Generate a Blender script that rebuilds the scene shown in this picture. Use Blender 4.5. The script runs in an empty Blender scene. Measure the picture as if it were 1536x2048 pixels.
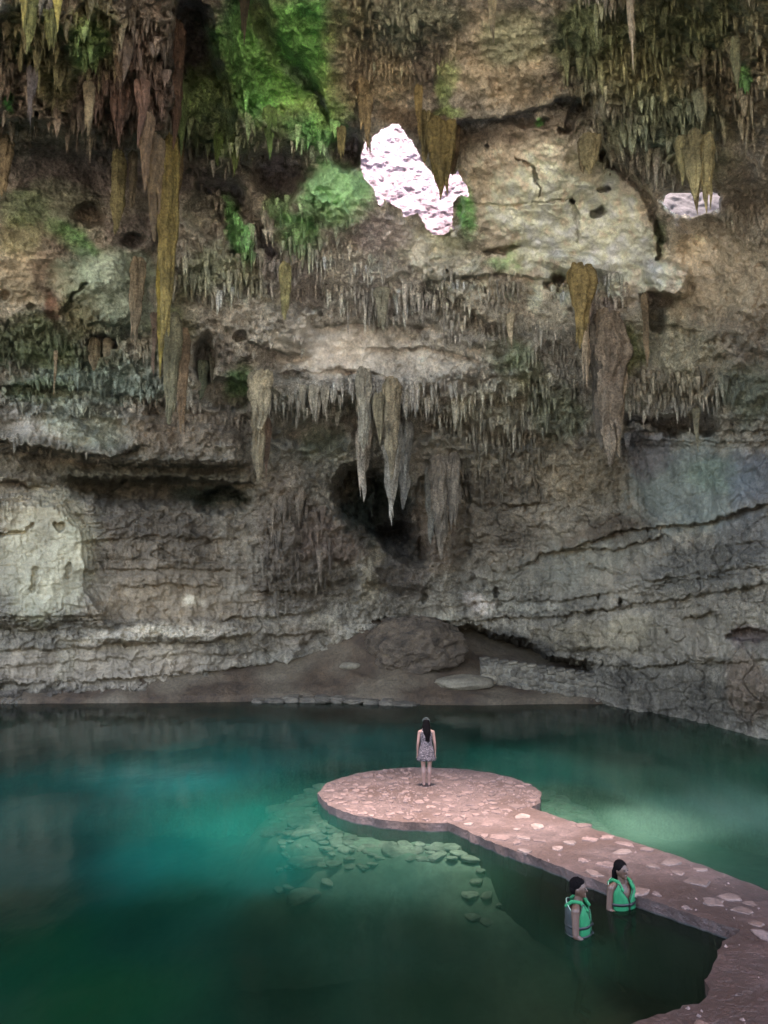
import bpy, math, random
import numpy as np
from mathutils import Vector, Matrix

rnd = random.Random(11)
rng = np.random.default_rng(5)
SC = bpy.context.scene
COL = SC.collection

# ------------------------------------------------------------------ camera, sky, sun, exposure
H = 4.6
PITCH = math.radians(5.6)
F = 1547.0                                   # focal length in photograph pixels (1536 x 2048)
cam_d = bpy.data.cameras.new('camera')
cam = bpy.data.objects.new('camera', cam_d)
COL.objects.link(cam)
cam.location = (0, 0, H)
cam.rotation_euler = (math.radians(90) + PITCH, 0, 0)
cam_d.sensor_fit = 'VERTICAL'
cam_d.sensor_height = 36.0
cam_d.lens = 36.0 * F / 2048.0
cam_d.clip_end = 400
SC.camera = cam

SUN_EL = math.radians(83)
SUN_AZ = math.radians(180)                   # from behind the camera
w = bpy.data.worlds.new('World')
SC.world = w
w.use_nodes = True
nt = w.node_tree
nt.nodes.clear()
sky = nt.nodes.new('ShaderNodeTexSky')
sky.sky_type = 'NISHITA'
sky.sun_disc = False
sky.sun_elevation = SUN_EL
sky.sun_rotation = SUN_AZ
sky.dust_density = 2.5
sky.ozone_density = 0.0
sky.air_density = 1.0
bg = nt.nodes.new('ShaderNodeBackground')
bg.inputs['Strength'].default_value = 0.15
wo = nt.nodes.new('ShaderNodeOutputWorld')
nt.links.new(sky.outputs[0], bg.inputs['Color'])
nt.links.new(bg.outputs[0], wo.inputs['Surface'])

sl = bpy.data.lights.new('sun', 'SUN')
sl.energy = 2.0
sl.angle = math.radians(11)
sl.color = (1.0, 0.86, 0.82)
so = bpy.data.objects.new('sun', sl)
COL.objects.link(so)
# light travels down and slightly away from the camera
so.rotation_euler = (math.radians(90) - SUN_EL, 0, 0)

vs = SC.view_settings
vs.view_transform = 'Standard'
vs.look = 'None'
vs.exposure = 3.45
vs.gamma = 1.0
SC.cycles.max_bounces = 6
SC.cycles.diffuse_bounces = 3
SC.cycles.glossy_bounces = 3
SC.cycles.transparent_max_bounces = 8
SC.cycles.transmission_bounces = 4
SC.cycles.volume_bounces = 0
SC.cycles.use_denoising = True
SC.cycles.caustics_reflective = False
SC.cycles.caustics_refractive = False

# ------------------------------------------------------------------ helpers
CP, SP = math.cos(PITCH), math.sin(PITCH)


def dirs(px, py):
    a = (np.asarray(px, float) - 768) / F
    b = (1024 - np.asarray(py, float)) / F
    return np.stack([a + 0 * b, CP - b * SP, SP + b * CP + 0 * a], -1)


def at(px, py, Y):
    d = dirs(px, py)
    t = np.asarray(Y) / d[..., 1]
    p = d * t[..., None] if np.ndim(t) else d * t
    p[..., 2] += H
    return p


def on_z(px, py, z=0.0):
    d = dirs(px, py)
    t = (z - H) / d[..., 2]
    p = d * t[..., None] if np.ndim(t) else d * t
    p[..., 2] += H
    return p


def proj(P):
    P = np.asarray(P, float)
    x, y, z = P[..., 0], P[..., 1], P[..., 2] - H
    fw = y * CP + z * SP
    up = -y * SP + z * CP
    return 768 + F * x / fw, 1024 - F * up / fw


_p = np.random.default_rng(77).permutation(256).astype(np.int32)
PERM = np.concatenate([_p, _p, _p])
_g = np.random.default_rng(78).normal(size=(256, 3)).astype(np.float32)
GRAD = _g / np.linalg.norm(_g, axis=1)[:, None]


def noise(P, s=1.0, off=0.0):
    """gradient noise about -1..1 of points (...,3); s may be a 3-vector of frequencies"""
    Q = np.asarray(P, np.float32) * np.asarray(s, np.float32) + np.float32(off)
    I = np.floor(Q).astype(np.int32)
    f = Q - I
    I &= 255
    u = f * f * f * (f * (f * 6 - 15) + 10)
    X, Y, Z = I[..., 0], I[..., 1], I[..., 2]
    out = 0
    for dx in (0, 1):
        A = PERM[X + dx]
        wx = u[..., 0] if dx else 1 - u[..., 0]
        for dy in (0, 1):
            B = PERM[A + Y + dy]
            wy = u[..., 1] if dy else 1 - u[..., 1]
            for dz in (0, 1):
                g = GRAD[PERM[B + Z + dz]]
                wz = u[..., 2] if dz else 1 - u[..., 2]
                out = out + (g[..., 0] * (f[..., 0] - dx) + g[..., 1] * (f[..., 1] - dy) + g[..., 2] * (f[..., 2] - dz)) * wx * wy * wz
    return out * 1.6


def fbm(P, s=1.0, n=4, off=0.0, gain=0.5, ridged=False):
    s = np.asarray(s, np.float32)
    a, t, tot = 1.0, 0, 0
    for i in range(n):
        v = noise(P, s * (2.03 ** i), off + 17.3 * i)
        if ridged:
            v = 1 - 2 * np.abs(v)
        t = t + a * v
        tot += a
        a *= gain
    return t / tot


def sstep(a, b, x):
    t = np.clip((x - a) / (b - a), 0, 1)
    return t * t * (3 - 2 * t)


def mesh_obj(name, verts, faces, mat, parent=None, cols=None, smooth=True):
    me = bpy.data.meshes.new(name)
    verts = np.asarray(verts, np.float32).reshape(-1, 3)
    if isinstance(faces, np.ndarray):
        n, k = faces.shape
        me.vertices.add(len(verts))
        me.vertices.foreach_set('co', verts.ravel())
        me.loops.add(n * k)
        me.loops.foreach_set('vertex_index', faces.astype(np.int32).ravel())
        me.polygons.add(n)
        me.polygons.foreach_set('loop_start', np.arange(0, n * k, k, dtype=np.int32))
        me.polygons.foreach_set('loop_total', np.full(n, k, np.int32))
        me.update(calc_edges=True)
    else:
        me.from_pydata(verts.tolist(), [], [list(f) for f in faces])
    me.polygons.foreach_set('use_smooth', np.full(len(me.polygons), smooth, dtype=bool))
    if cols is not None:
        a = me.color_attributes.new('Col', 'FLOAT_COLOR', 'POINT')
        c = np.ones((len(verts), 4), np.float32)
        c[:, :3] = cols
        a.data.foreach_set('color', c.ravel())
    me.materials.append(mat)
    o = bpy.data.objects.new(name, me)
    COL.objects.link(o)
    if parent is not None:
        o.parent = parent
    return o


def tag(o, label=None, cat=None, group=None, kind=None):
    for k, v in (('label', label), ('category', cat), ('group', group), ('kind', kind)):
        if v:
            o[k] = v
    return o


def empty(name, loc, rz=0.0):
    o = bpy.data.objects.new(name, None)
    o.location = loc
    o.rotation_euler = (0, 0, rz)
    COL.objects.link(o)
    return o


class MB:
    def __init__(s):
        s.v, s.f, s.c, s.n = [], [], [], 0

    def add(s, v, f, c=None):
        v = np.asarray(v, float).reshape(-1, 3)
        s.v.append(v)
        s.f += [tuple(i + s.n for i in q) for q in f]
        if c is not None:
            s.c.append(np.broadcast_to(np.asarray(c, float), v.shape))
        s.n += len(v)

    def build(s, name, mat, parent=None, smooth=True):
        return mesh_obj(name, np.concatenate(s.v), s.f, mat, parent, np.concatenate(s.c) if s.c else None, smooth)


# ------------------------------------------------------------------ materials
def newmat(name):
    m = bpy.data.materials.new(name)
    m.use_nodes = True
    t = m.node_tree
    return m, t, t.nodes['Principled BSDF'], t.nodes['Material Output']


def nd(t, typ, **kw):
    n = t.nodes.new(typ)
    for k, v in kw.items():
        setattr(n, k, v)
    return n


def ramp(t, src, stops):
    r = nd(t, 'ShaderNodeValToRGB')
    el = r.color_ramp.elements
    while len(el) < len(stops):
        el.new(0.5)
    for e, (p, c) in zip(el, stops):
        e.position = p
        e.color = (c, c, c, 1) if np.isscalar(c) else (*c, 1)
    t.links.new(src, r.inputs[0])
    return r.outputs[0]


def tex(t, scale, detail=6, rough=0.6, vec=None, typ='ShaderNodeTexNoise'):
    n = nd(t, typ)
    n.inputs['Scale'].default_value = scale
    if typ == 'ShaderNodeTexNoise':
        n.inputs['Detail'].default_value = detail
        n.inputs['Roughness'].default_value = rough
    if vec is not None:
        t.links.new(vec, n.inputs['Vector'])
    return n


def mul(t, a, b, fac=1.0, mode='MULTIPLY'):
    m = nd(t, 'ShaderNodeMix', data_type='RGBA', blend_type=mode)
    m.inputs[0].default_value = fac
    for s, i in ((a, 6), (b, 7)):
        if isinstance(s, (tuple, list)):
            m.inputs[i].default_value = (*s, 1)
        else:
            t.links.new(s, m.inputs[i])
    return m.outputs[2]


def bump(t, bsdf, h, strength, dist, prev=None):
    b = nd(t, 'ShaderNodeBump')
    b.inputs['Strength'].default_value = strength
    b.inputs['Distance'].default_value = dist
    t.links.new(h, b.inputs['Height'])
    if prev is not None:
        t.links.new(prev, b.inputs['Normal'])
    t.links.new(b.outputs[0], bsdf.inputs['Normal'])
    return b.outputs[0]


def rock_mat():
    m, t, b, o = newmat('cave_rock')
    a = nd(t, 'ShaderNodeAttribute', attribute_name='Col')
    tc = nd(t, 'ShaderNodeNewGeometry')
    pos = tc.outputs['Position']
    n1 = tex(t, 1.9, 8, 0.68, pos)
    n2 = tex(t, 11.0, 6, 0.72, pos)
    n3 = tex(t, 0.5, 5, 0.6, pos)
    cr = tex(t, 1.1, 5, 0.6, pos)          # thin dark cracks where this noise crosses its middle
    cr.inputs['Distortion'].default_value = .6

    def soft(col, lo):
        mm = nd(t, 'ShaderNodeMix', data_type='RGBA')
        mr = nd(t, 'ShaderNodeMapRange')
        mr.inputs['To Min'].default_value = lo
        t.links.new(a.outputs['Alpha'], mr.inputs['Value'])
        t.links.new(mr.outputs[0], mm.inputs[0])
        mm.inputs[6].default_value = (1, 1, 1, 1)
        t.links.new(col, mm.inputs[7])
        return mm.outputs[2]
    c = mul(t, a.outputs['Color'], soft(ramp(t, n1.outputs[0], [(0.28, 0.50), (0.5, 1.0), (0.7, 1.45)]), .45))
    c = mul(t, c, soft(ramp(t, n2.outputs[0], [(0.34, 0.50), (0.5, 1.0), (0.66, 1.55)]), .35))
    c = mul(t, c, ramp(t, n3.outputs[0], [(0.3, (0.70, 0.69, 0.68)), (0.5, (1, 1, 1)), (0.7, (1.28, 1.27, 1.24))]))
    c = mul(t, c, ramp(t, cr.outputs[0], [(0.488, 1), (0.5, .6), (0.512, 1)]), .5)
    t.links.new(c, b.inputs['Base Color'])
    b.inputs['Roughness'].default_value = 0.75
    b.inputs['Specular IOR Level'].default_value = 0.35
    st = nd(t, 'ShaderNodeMapRange')
    st.inputs['To Min'].default_value = .30
    t.links.new(a.outputs['Alpha'], st.inputs['Value'])
    p = bump(t, b, n1.outputs[0], 1.0, 0.42)
    bn1 = t.nodes[-1] if False else p.node
    t.links.new(st.outputs[0], bn1.inputs['Strength'])
    q = bump(t, b, n2.outputs[0], 1.0, 0.09, p)
    t.links.new(st.outputs[0], q.node.inputs['Strength'])
    return m


def simple_rock(name, c1, c2, scale, bs=0.5, bd=0.03, rough=0.8, speck=None, c3=None):
    m, t, b, o = newmat(name)
    tc = nd(t, 'ShaderNodeNewGeometry')
    pos = tc.outputs['Position']
    n1 = tex(t, scale, 8, 0.65, pos)
    n2 = tex(t, scale * 6, 5, 0.7, pos)
    c = ramp(t, n1.outputs[0], [(0.32, c1), (0.68, c2)])
    if c3:
        n3 = tex(t, scale * 0.3, 3, 0.5, pos)
        mm = nd(t, 'ShaderNodeMix', data_type='RGBA')
        t.links.new(ramp(t, n3.outputs[0], [(0.45, 0), (0.65, 1)]), mm.inputs[0])
        t.links.new(c, mm.inputs[6])
        mm.inputs[7].default_value = (*c3, 1)
        c = mm.outputs[2]
    c = mul(t, c, ramp(t, n2.outputs[0], [(0.3, 0.6), (0.5, 1.0), (0.7, 1.35)]))
    oi = nd(t, 'ShaderNodeObjectInfo')
    c = mul(t, c, ramp(t, oi.outputs['Random'], [(0, 0.78), (1, 1.2)]))
    t.links.new(c, b.inputs['Base Color'])
    b.inputs['Roughness'].default_value = rough
    p = bump(t, b, n1.outputs[0], bs, bd)
    bump(t, b, n2.outputs[0], bs, bd * 0.4, p)
    return m


def flat_mat(name, c, rough=0.6, var=0.15, scale=20, sss=0):
    m, t, b, o = newmat(name)
    tc = nd(t, 'ShaderNodeTexCoord')
    n = tex(t, scale, 4, 0.6, tc.outputs['Object'])
    t.links.new(mul(t, c, ramp(t, n.outputs[0], [(0.3, 1 - var), (0.7, 1 + var)])), b.inputs['Base Color'])
    b.inputs['Roughness'].default_value = rough
    return m


M_ROCK = rock_mat()
M_SOIL = simple_rock('soil', (0.034, 0.019, 0.009), (0.088, 0.052, 0.026), 1.3, 0.8, 0.12, c3=(0.12, 0.085, 0.05))
M_BOULDER = simple_rock('boulder_stone', (0.040, 0.025, 0.014), (0.20, 0.135, 0.082), 1.9, 1.0, 0.35)
M_MASON = simple_rock('masonry_stone', (0.040, 0.030, 0.020), (0.18, 0.14, 0.092), 2.0, 1.0, 0.10)
M_MORTAR = simple_rock('wall_mortar', (0.05, 0.040, 0.028), (0.16, 0.13, 0.09), 3, 0.7, 0.04)
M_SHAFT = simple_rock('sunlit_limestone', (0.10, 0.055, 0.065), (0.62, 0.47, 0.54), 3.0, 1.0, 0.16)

# ------------------------------------------------------------------ cave wall: base form
CT = [(-700, 1400, 26), (0, 1400, 32), (300, 1400, 33), (600, 1400, 34.5), (850, 1400, 35.5), (1100, 1400, 34), (1260, 1400, 30.5),
      (1536, 1475, 24.5), (1536, 1300, 24.8), (2236, 1500, 14), (1400, 1430, 27.6),
      (-700, 1000, 27), (0, 1000, 31.5), (400, 1000, 33.5), (760, 1000, 35), (1100, 1000, 33), (1536, 1000, 25), (2236, 1000, 15),
      (0, 820, 31), (400, 820, 32), (760, 820, 33), (1100, 820, 31.5), (1536, 820, 25.5),
      (-700, 600, 26), (0, 600, 28.5), (400, 600, 29.5), (760, 600, 30), (1100, 600, 29), (1536, 600, 24.5), (2236, 600, 15),
      (0, 400, 26), (400, 400, 27), (760, 400, 27), (1100, 400, 25.5), (1536, 400, 22.5),
      (0, 200, 23), (400, 200, 24.5), (760, 200, 24.5), (1100, 200, 23), (1536, 200, 20.5),
      (0, 0, 19), (400, 0, 22), (760, 0, 21.5), (1100, 0, 20), (1536, 0, 17.5),
      (-700, -300, 14), (0, -350, 15.5), (760, -350, 16.5), (1536, -350, 13.5), (2236, -300, 9)]
CT = np.array(CT, float)


def tps_fit(P, v, lam=1e-3):
    n = len(P)
    d = np.linalg.norm(P[:, None] - P[None], axis=-1)
    K = np.where(d > 0, d * d * np.log(np.maximum(d, 1e-9)), 0) + lam * np.eye(n)
    Q = np.c_[np.ones(n), P]
    A = np.block([[K, Q], [Q.T, np.zeros((3, 3))]])
    return np.linalg.solve(A, np.r_[v, 0, 0, 0])


def tps_eval(P, wt, X):
    out = wt[-3] + wt[-2] * X[..., 0] + wt[-1] * X[..., 1]
    for i in range(len(P)):
        r2 = (X[..., 0] - P[i, 0]) ** 2 + (X[..., 1] - P[i, 1]) ** 2
        out = out + wt[i] * 0.5 * r2 * np.log(np.maximum(r2, 1e-12))
    return out


_PS = CT[:, :2] / 1000
_W = tps_fit(_PS, CT[:, 2])

gx = np.r_[np.arange(-720, -40, 10), np.arange(-40, 1576, 2.0), np.arange(1576, 2260, 10)]
gy = np.r_[np.arange(-360, -30, 10), np.arange(-30, 1500, 2.0), np.arange(1500, 1900, 12)]
GX, GY = np.meshgrid(gx, gy)
Yb = tps_eval(_PS, _W, np.stack([GX, GY], -1) / 1000)
Yb = np.clip(Yb, 7, 37)
PB = at(GX, GY, Yb)                        # base form in world metres
D = dirs(GX, GY)
D /= np.linalg.norm(D, axis=-1)[..., None]
# ragged outlines: warp the feature coordinates with world-space noise
wx = fbm(PB, 0.55, 4, 3.1) * 34 + fbm(PB, 3.0, 2, 9.0) * 8
wy = fbm(PB, 0.55, 4, 33.1) * 26 + fbm(PB, 3.0, 2, 39.0) * 6
FX, FY = GX + wx * 0.6, GY + wy * 0.6
FX2, FY2 = GX + wx * 0.25, GY + wy * 0.25


LINEN = fbm(PB, 1.1, 3, 11.0)
LINEW = np.clip(1 + 1.5 * fbm(PB, .7, 3, 13.0) + .5 * fbm(PB, 3.0, 2, 14.0), .12, 2.2)
LINEW2 = .8 + 1.6 * fbm(PB, .5, 3, 15.0)


_jx, _jy = fbm(PB, 3.2, 3, 17.0) * 9, fbm(PB, 3.2, 3, 57.0) * 9
FX2, FY2 = FX2 + _jx, FY2 + _jy
FX, FY = FX + _jx, FY + _jy


def ell(cx, cy, rx, ry, rot=0, soft=0.25, tight=False):
    X, Y = (FX2, FY2) if tight else (FX, FY)
    c, s = math.cos(math.radians(rot)), math.sin(math.radians(rot))
    dx, dy = X - cx, Y - cy
    u = (dx * c + dy * s) / rx
    v = (-dx * s + dy * c) / ry
    return 1 - sstep(1 - soft, 1 + soft, np.sqrt(u * u + v * v))


def line(pts, wd, soft=0.5):
    best = np.full(GX.shape, 1e9)
    for (x0, y0), (x1, y1) in zip(pts[:-1], pts[1:]):
        L = (x1 - x0) ** 2 + (y1 - y0) ** 2
        t = np.clip(((FX2 - x0) * (x1 - x0) + (FY2 - y0) * (y1 - y0)) / L, 0, 1)
        d = np.hypot(FX2 - x0 - t * (x1 - x0), FY2 - y0 - t * (y1 - y0))
        best = np.minimum(best, d)
    wl = wd * LINEW
    return 1 - sstep(wl * (1 - soft), wl * (1 + soft), best)


def ledge(pts, wd, am):
    """an overhanging bedding edge: undercut just below the line, recovering downwards"""
    pts = sorted(pts)
    xs, ys = [p[0] for p in pts], [p[1] for p in pts]
    yl = np.interp(FX2, xs, ys) + 5 * LINEN
    d = (FY2 - yl)
    on = sstep(xs[0] - 25, xs[0] + 20, FX2) * (1 - sstep(xs[-1] - 20, xs[-1] + 25, FX2)) if xs[0] > 0 else 1 - sstep(xs[-1] - 20, xs[-1] + 25, FX2)
    a = .72 * am * np.clip(.35 + .9 * LINEW2, 0.05, 1.6)
    w_ = wd * 3.2
    return on * a * (1.5 * sstep(-.5, 2.5, d) * np.exp(-np.maximum(d, 0) / w_) - .35 * np.exp(-((d + 5) / 9) ** 2))


def poly(pts, X=None, Y=None):
    X = FX2 if X is None else X
    Y = FY2 if Y is None else Y
    ins = np.zeros(X.shape, bool)
    n = len(pts)
    for i in range(n):
        x0, y0 = pts[i]
        x1, y1 = pts[(i + 1) % n]
        if y0 == y1:
            continue
        c = ((y0 > Y) != (y1 > Y)) & (X < (x1 - x0) * (Y - y0) / (y1 - y0) + x0)
        ins ^= c
    return ins


def spoly(pts, feather):
    """soft polygon: average of shifted inside tests"""
    a = 0.0
    offs = [(0, 0), (1, 0), (-1, 0), (0, 1), (0, -1), (.7, .7), (-.7, .7), (.7, -.7), (-.7, -.7)]
    for ox, oy in offs:
        a = a + poly(pts, FX2 + ox * feather, FY2 + oy * feather)
    return a / len(offs)


R = np.zeros_like(Yb)
# big relief: overhanging masses come forward (negative), hollows go back (positive)
R -= 3.4 * spoly([(-900, -900), (345, -900), (350, 60), (352, 200), (330, 285), (230, 272), (150, 268), (60, 245), (-900, 240)], 8)
R += 2.2 * spoly([(-900, 285), (350, 285), (600, 330), (560, 400), (400, 420), (250, 420), (150, 400), (-900, 380)], 22)
R += 3.6 * spoly([(352, 0), (415, 20), (440, 160), (480, 260), (420, 330), (340, 320)], 10)
R -= 1.6 * spoly([(350, 210), (400, 150), (470, 200), (560, 255), (560, 300), (470, 315), (440, 350), (350, 330)], 8)
R -= 1.3 * spoly([(430, -900), (720, -900), (710, 270), (650, 320), (560, 290), (470, 180)], 12)
R += 1.5 * line([(505, -60), (530, 50), (575, 120), (625, 170)], 15, .8)
R += 1.2 * line([(625, 170), (660, 240)], 7)
R += 2.4 * ell(560, 350, 55, 42)
R += 2.6 * ell(690, 300, 30, 42, tight=True)
R -= 1.2 * ell(668, 388, 70, 62, soft=0.75)
R += 2.0 * ell(430, 420, 50, 60, 40)
R += 1.7 * line([(470, 380), (510, 450), (540, 510)], 15)
R += 1.6 * line([(400, 370), (450, 440), (470, 500)], 14)
R -= 0.9 * ell(470, 470, 20, 70, -20)
R += 1.6 * ell(180, 430, 38, 22)
R += 1.2 * ell(265, 480, 22, 14)
R -= 1.0 * ell(80, 540, 110, 90, soft=0.5)
R -= 1.4 * ell(215, 590, 62, 70, soft=0.4)
R += .8 * line([(130, 620), (170, 570)], 6)
R += 2.2 * ell(206, 690, 30, 20, tight=True)
R += 2.4 * ell(408, 720, 20, 46, tight=True)
R += 2.2 * ell(450, 790, 60, 30)
R += 1.2 * ell(618, 590, 40, 30)
R += 1.3 * ell(480, 672, 14, 12, tight=True)
R -= 1.2 * ell(520, 660, 90, 60, soft=0.5)
# right half of the ceiling
R += ledge([(880, 250), (950, 238), (1010, 232), (1080, 214), (1130, 196), (1200, 188)], 6, 1.5)
R += 1.2 * line([(1130, 265), (1150, 225), (1175, 215)], 10)
R += 1.0 * line([(1040, 240), (1090, 250)], 10)
R -= 1.2 * spoly([(1130, -900), (2300, -900), (2300, 330), (1440, 380), (1330, 380), (1240, 320), (1180, 200)], 22)
R += .9 * line([(1200, 310), (1262, 350), (1300, 400), (1320, 480), (1315, 520)], 7)
R += 0.5 * spoly([(1320, 395), (1345, 385), (1440, 385), (1435, 420), (1385, 434), (1345, 425)], 4)
R += 1.2 * ell(1195, 425, 15, 9, -30, tight=True) + 1.1 * ell(1210, 378, 12, 7, tight=True) + 1.0 * ell(1144, 405, 6, 5, tight=True)
R += 0.9 * ell(977, 292, 4, 6, tight=True)
R += 0.5 * line([(1030, 315), (1065, 335), (1080, 370), (1080, 400)], 2.5)
R += 0.3 * line([(930, 405), (1010, 412), (1080, 405), (1140, 400), (1155, 440), (1160, 480)], 2.5)
R += 1.4 * ell(1005, 500, 32, 6, -12, .4, True)
R += 2.6 * ell(912, 430, 12, 38, 10, tight=True)
R -= 0.8 * line([(770, 450), (850, 520), (920, 590), (1000, 640), (1060, 700)], 26, 0.9)
R += 0.9 * line([(850, 580), (930, 620), (1010, 680), (1000, 700)], 9)
R -= 1.1 * ell(1155, 528, 62, 22, 0, .3)
R -= 1.8 * ell(1335, 560, 42, 36, 20, soft=0.3)
R += 2.2 * ell(1310, 600, 35, 16) + 1.8 * ell(1312, 640, 18, 24)
R += 1.5 * ell(1115, 570, 24, 20) + 1.2 * ell(1110, 560, 10, 10)
R -= 1.0 * ell(1450, 720, 110, 110, soft=0.5)
# mid ledge with stalactite fringe, recess under it
R += 1.5 * line([(560, 850), (650, 870), (700, 830), (760, 850), (860, 850)], 22)
R += 1.2 * line([(900, 860), (1000, 880), (1100, 890)], 16)
R -= 0.7 * line([(560, 780), (700, 770), (860, 770), (1000, 780), (1120, 790)], 26, 0.8)
R += 2.6 * line([(1250, 838), (1300, 842), (1420, 850)], 15)
R += 1.2 * spoly([(1245, 860), (1600, 860), (1600, 1120), (1400, 1130), (1260, 1020)], 30)
R += ledge([(0, 880), (100, 900), (230, 915), (280, 890)], 7, 1.1)
R -= 1.3 * spoly([(-800, 790), (60, 800), (250, 900), (255, 830), (400, 850), (480, 870), (480, 930), (240, 925), (60, 900), (-800, 880)], 8)
R += 2.0 * ell(300, 985, 150, 22, 2, .6) + 2.2 * ell(445, 1000, 50, 22) + .9 * ell(190, 975, 60, 16, 10, .6)
R += ledge([(150, 955), (240, 962), (350, 955), (500, 965)], 10, 1.0) + ledge([(180, 922), (350, 935), (500, 925)], 6, .7) + ledge([(0, 960), (70, 970)], 6, .6)
# lower wall
R -= 1.2 * spoly([(-900, 1000), (60, 1000), (120, 1010), (170, 1060), (178, 1130), (178, 1180), (215, 1240), (-900, 1250)], 10)
R += 0.6 * ell(122, 1052, 12, 8, tight=True) + 0.4 * line([(0, 1072), (50, 1065), (62, 1050)], 3)
R += 0.3 * line([(70, 1140), (66, 1180)], 5) + 0.3 * line([(138, 1130), (136, 1150)], 6)
R -= 0.5 * spoly([(80, 1270), (130, 1250), (250, 1248), (370, 1240), (440, 1235), (500, 1262), (490, 1272), (380, 1280), (220, 1285)], 5)
for pts, wd, am in [([(0, 1258), (160, 1255), (265, 1247)], 3, .4), ([(0, 1302), (220, 1290), (380, 1285), (500, 1270), (650, 1265)], 3, .3),
                    ([(170, 1140), (320, 1138), (460, 1138)], 2.5, .18), ([(170, 1172), (350, 1171), (440, 1171)], 2.5, .25),
                    ([(0, 1335), (200, 1318), (420, 1308), (560, 1300)], 2.5, .2), ([(0, 1372), (180, 1360), (400, 1345), (600, 1320)], 4, .4),
                    ([(165, 1085), (300, 1070), (450, 1078)], 2.5, .25), ([(430, 1235), (560, 1232), (640, 1218)], 3, .4),
                    ([(840, 1243), (960, 1240), (1100, 1232), (1300, 1205), (1536, 1165)], 4, .45),
                    ([(880, 1215), (1000, 1200), (1150, 1200), (1300, 1170), (1536, 1140)], 3, .25),
                    ([(1050, 1135), (1075, 1110), (1180, 1085), (1230, 1062), (1400, 1045), (1536, 1005)], 5, .6),
                    ([(1140, 1100), (1230, 1098), (1330, 1070)], 4, .5), ([(1180, 1130), (1300, 1160), (1536, 1130)], 3, .3),
                    ([(1130, 1326), (1280, 1332), (1400, 1326), (1536, 1320)], 4, .4),
                    ([(1060, 1300), (1290, 1296)], 2.5, .3), ([(1370, 1235), (1430, 1225)], 5, .5), ([(520, 1180), (690, 1190)], 4, .5)]:
    R += ledge(pts, wd, am)
for pts, wd, am in [([(430, 640), (520, 692), (610, 715)], 5, .7), ([(560, 748), (680, 735), (770, 748)], 5, .6), ([(740, 700), (860, 690), (960, 722)], 5, .6), ([(640, 652), (760, 640), (830, 655)], 5, .5), ([(900, 760), (1010, 750), (1120, 775)], 5, .6),
                    ([(0, 770), (150, 775), (330, 800)], 6, .7), ([(150, 640), (260, 650)], 5, .4), ([(960, 800), (1100, 790)], 5, .5), ([(1240, 640), (1400, 660)], 5, .5), ([(900, 1000), (1000, 1010), (1100, 1005)], 4, .4), ([(850, 560), (1000, 545), (1100, 560)], 5, .6), ([(560, 900), (660, 905)], 5, .4)]:
    R += ledge(pts, wd, am)
R += 5.0 * spoly([(668, 975), (690, 940), (716, 932), (750, 950), (806, 975), (815, 1010), (818, 1060), (800, 1085), (765, 1080), (730, 1065), (700, 1035), (676, 1010)], 9)
R += 2.2 * spoly([(740, 1060), (820, 1050), (850, 1100), (858, 1125), (830, 1130), (790, 1112)], 8)
R -= 1.6 * ell(742, 1000, 9, 40) + 1.2 * ell(700, 1010, 14, 12)
R -= 1.0 * spoly([(600, 930), (668, 990), (740, 1090), (760, 1140), (700, 1180), (600, 1200), (545, 1190), (540, 1000)], 22)
R -= 0.7 * ell(655, 1090, 55, 50, soft=0.6) + 0.5 * ell(560, 1050, 30, 130, soft=0.6)
R -= 0.8 * ell(790, 1150, 60, 26, soft=0.5) + 0.5 * ell(735, 1170, 26, 50, soft=0.4)
R -= 0.9 * ell(880, 1070, 36, 90, soft=0.5)
R += 0.8 * line([(845, 960), (850, 1060), (842, 1110)], 9) + 0.6 * line([(930, 960), (935, 1100)], 8)
R += 0.8 * ell(990, 1182, 8, 9, tight=True) + 0.6 * ell(1240, 1207, 7, 6, tight=True) + 0.6 * ell(850, 1196, 7, 10, tight=True) + 0.4 * ell(1197, 1193, 4, 6, tight=True)
R += 0.7 * ell(8, 590, 11, 9, tight=True) + 0.6 * ell(62, 616, 10, 6, tight=True)
R += 3.4 * spoly([(905, 1262), (950, 1255), (985, 1275), (1060, 1290), (1090, 1315), (1180, 1330), (1180, 1345), (1060, 1330), (960, 1325), (925, 1310)], 7)
R += 1.8 * line([(745, 1245), (850, 1247), (910, 1262)], 8)
R -= 0.8 * ell(1510, 1360, 60, 60, soft=0.6) + 0.6 * ell(1120, 1300, 26, 22, soft=0.4)
R += 0.8 * ell(1500, 1270, 40, 14) 
R -= 0.5 * ell(1330, 1160, 120, 22, -8, soft=0.5)

# zone masks for the kind of relief
fx, fy = GX, GY
drip = np.clip(0.9 * ell(1370, 130, 260, 200, 0, .4) + 0.9 * ell(160, 120, 240, 170, 0, .3) + .9 * ell(440, 250, 130, 90) + .6 * ell(800, 60, 120, 120)
               + .8 * ell(450, 520, 130, 90) + .8 * ell(600, 450, 120, 80) + .8 * ell(760, 610, 200, 60) + .9 * ell(900, 560, 130, 40) + .8 * ell(960, 650, 110, 40)
               + .8 * ell(140, 690, 200, 70) + .8 * ell(200, 790, 220, 50) + .7 * ell(700, 840, 200, 60) + .8 * ell(1000, 810, 160, 90) + .7 * ell(1330, 790, 160, 60)
               + .6 * ell(980, 930, 120, 60) + .5 * ell(610, 1100, 90, 120) + .6 * ell(1180, 590, 80, 40), 0, 1)
strata = sstep(860, 1000, GY + (GX - 768) * 0.05) * (1 - 0.7 * ell(700, 1080, 170, 160, soft=.5))
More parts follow.
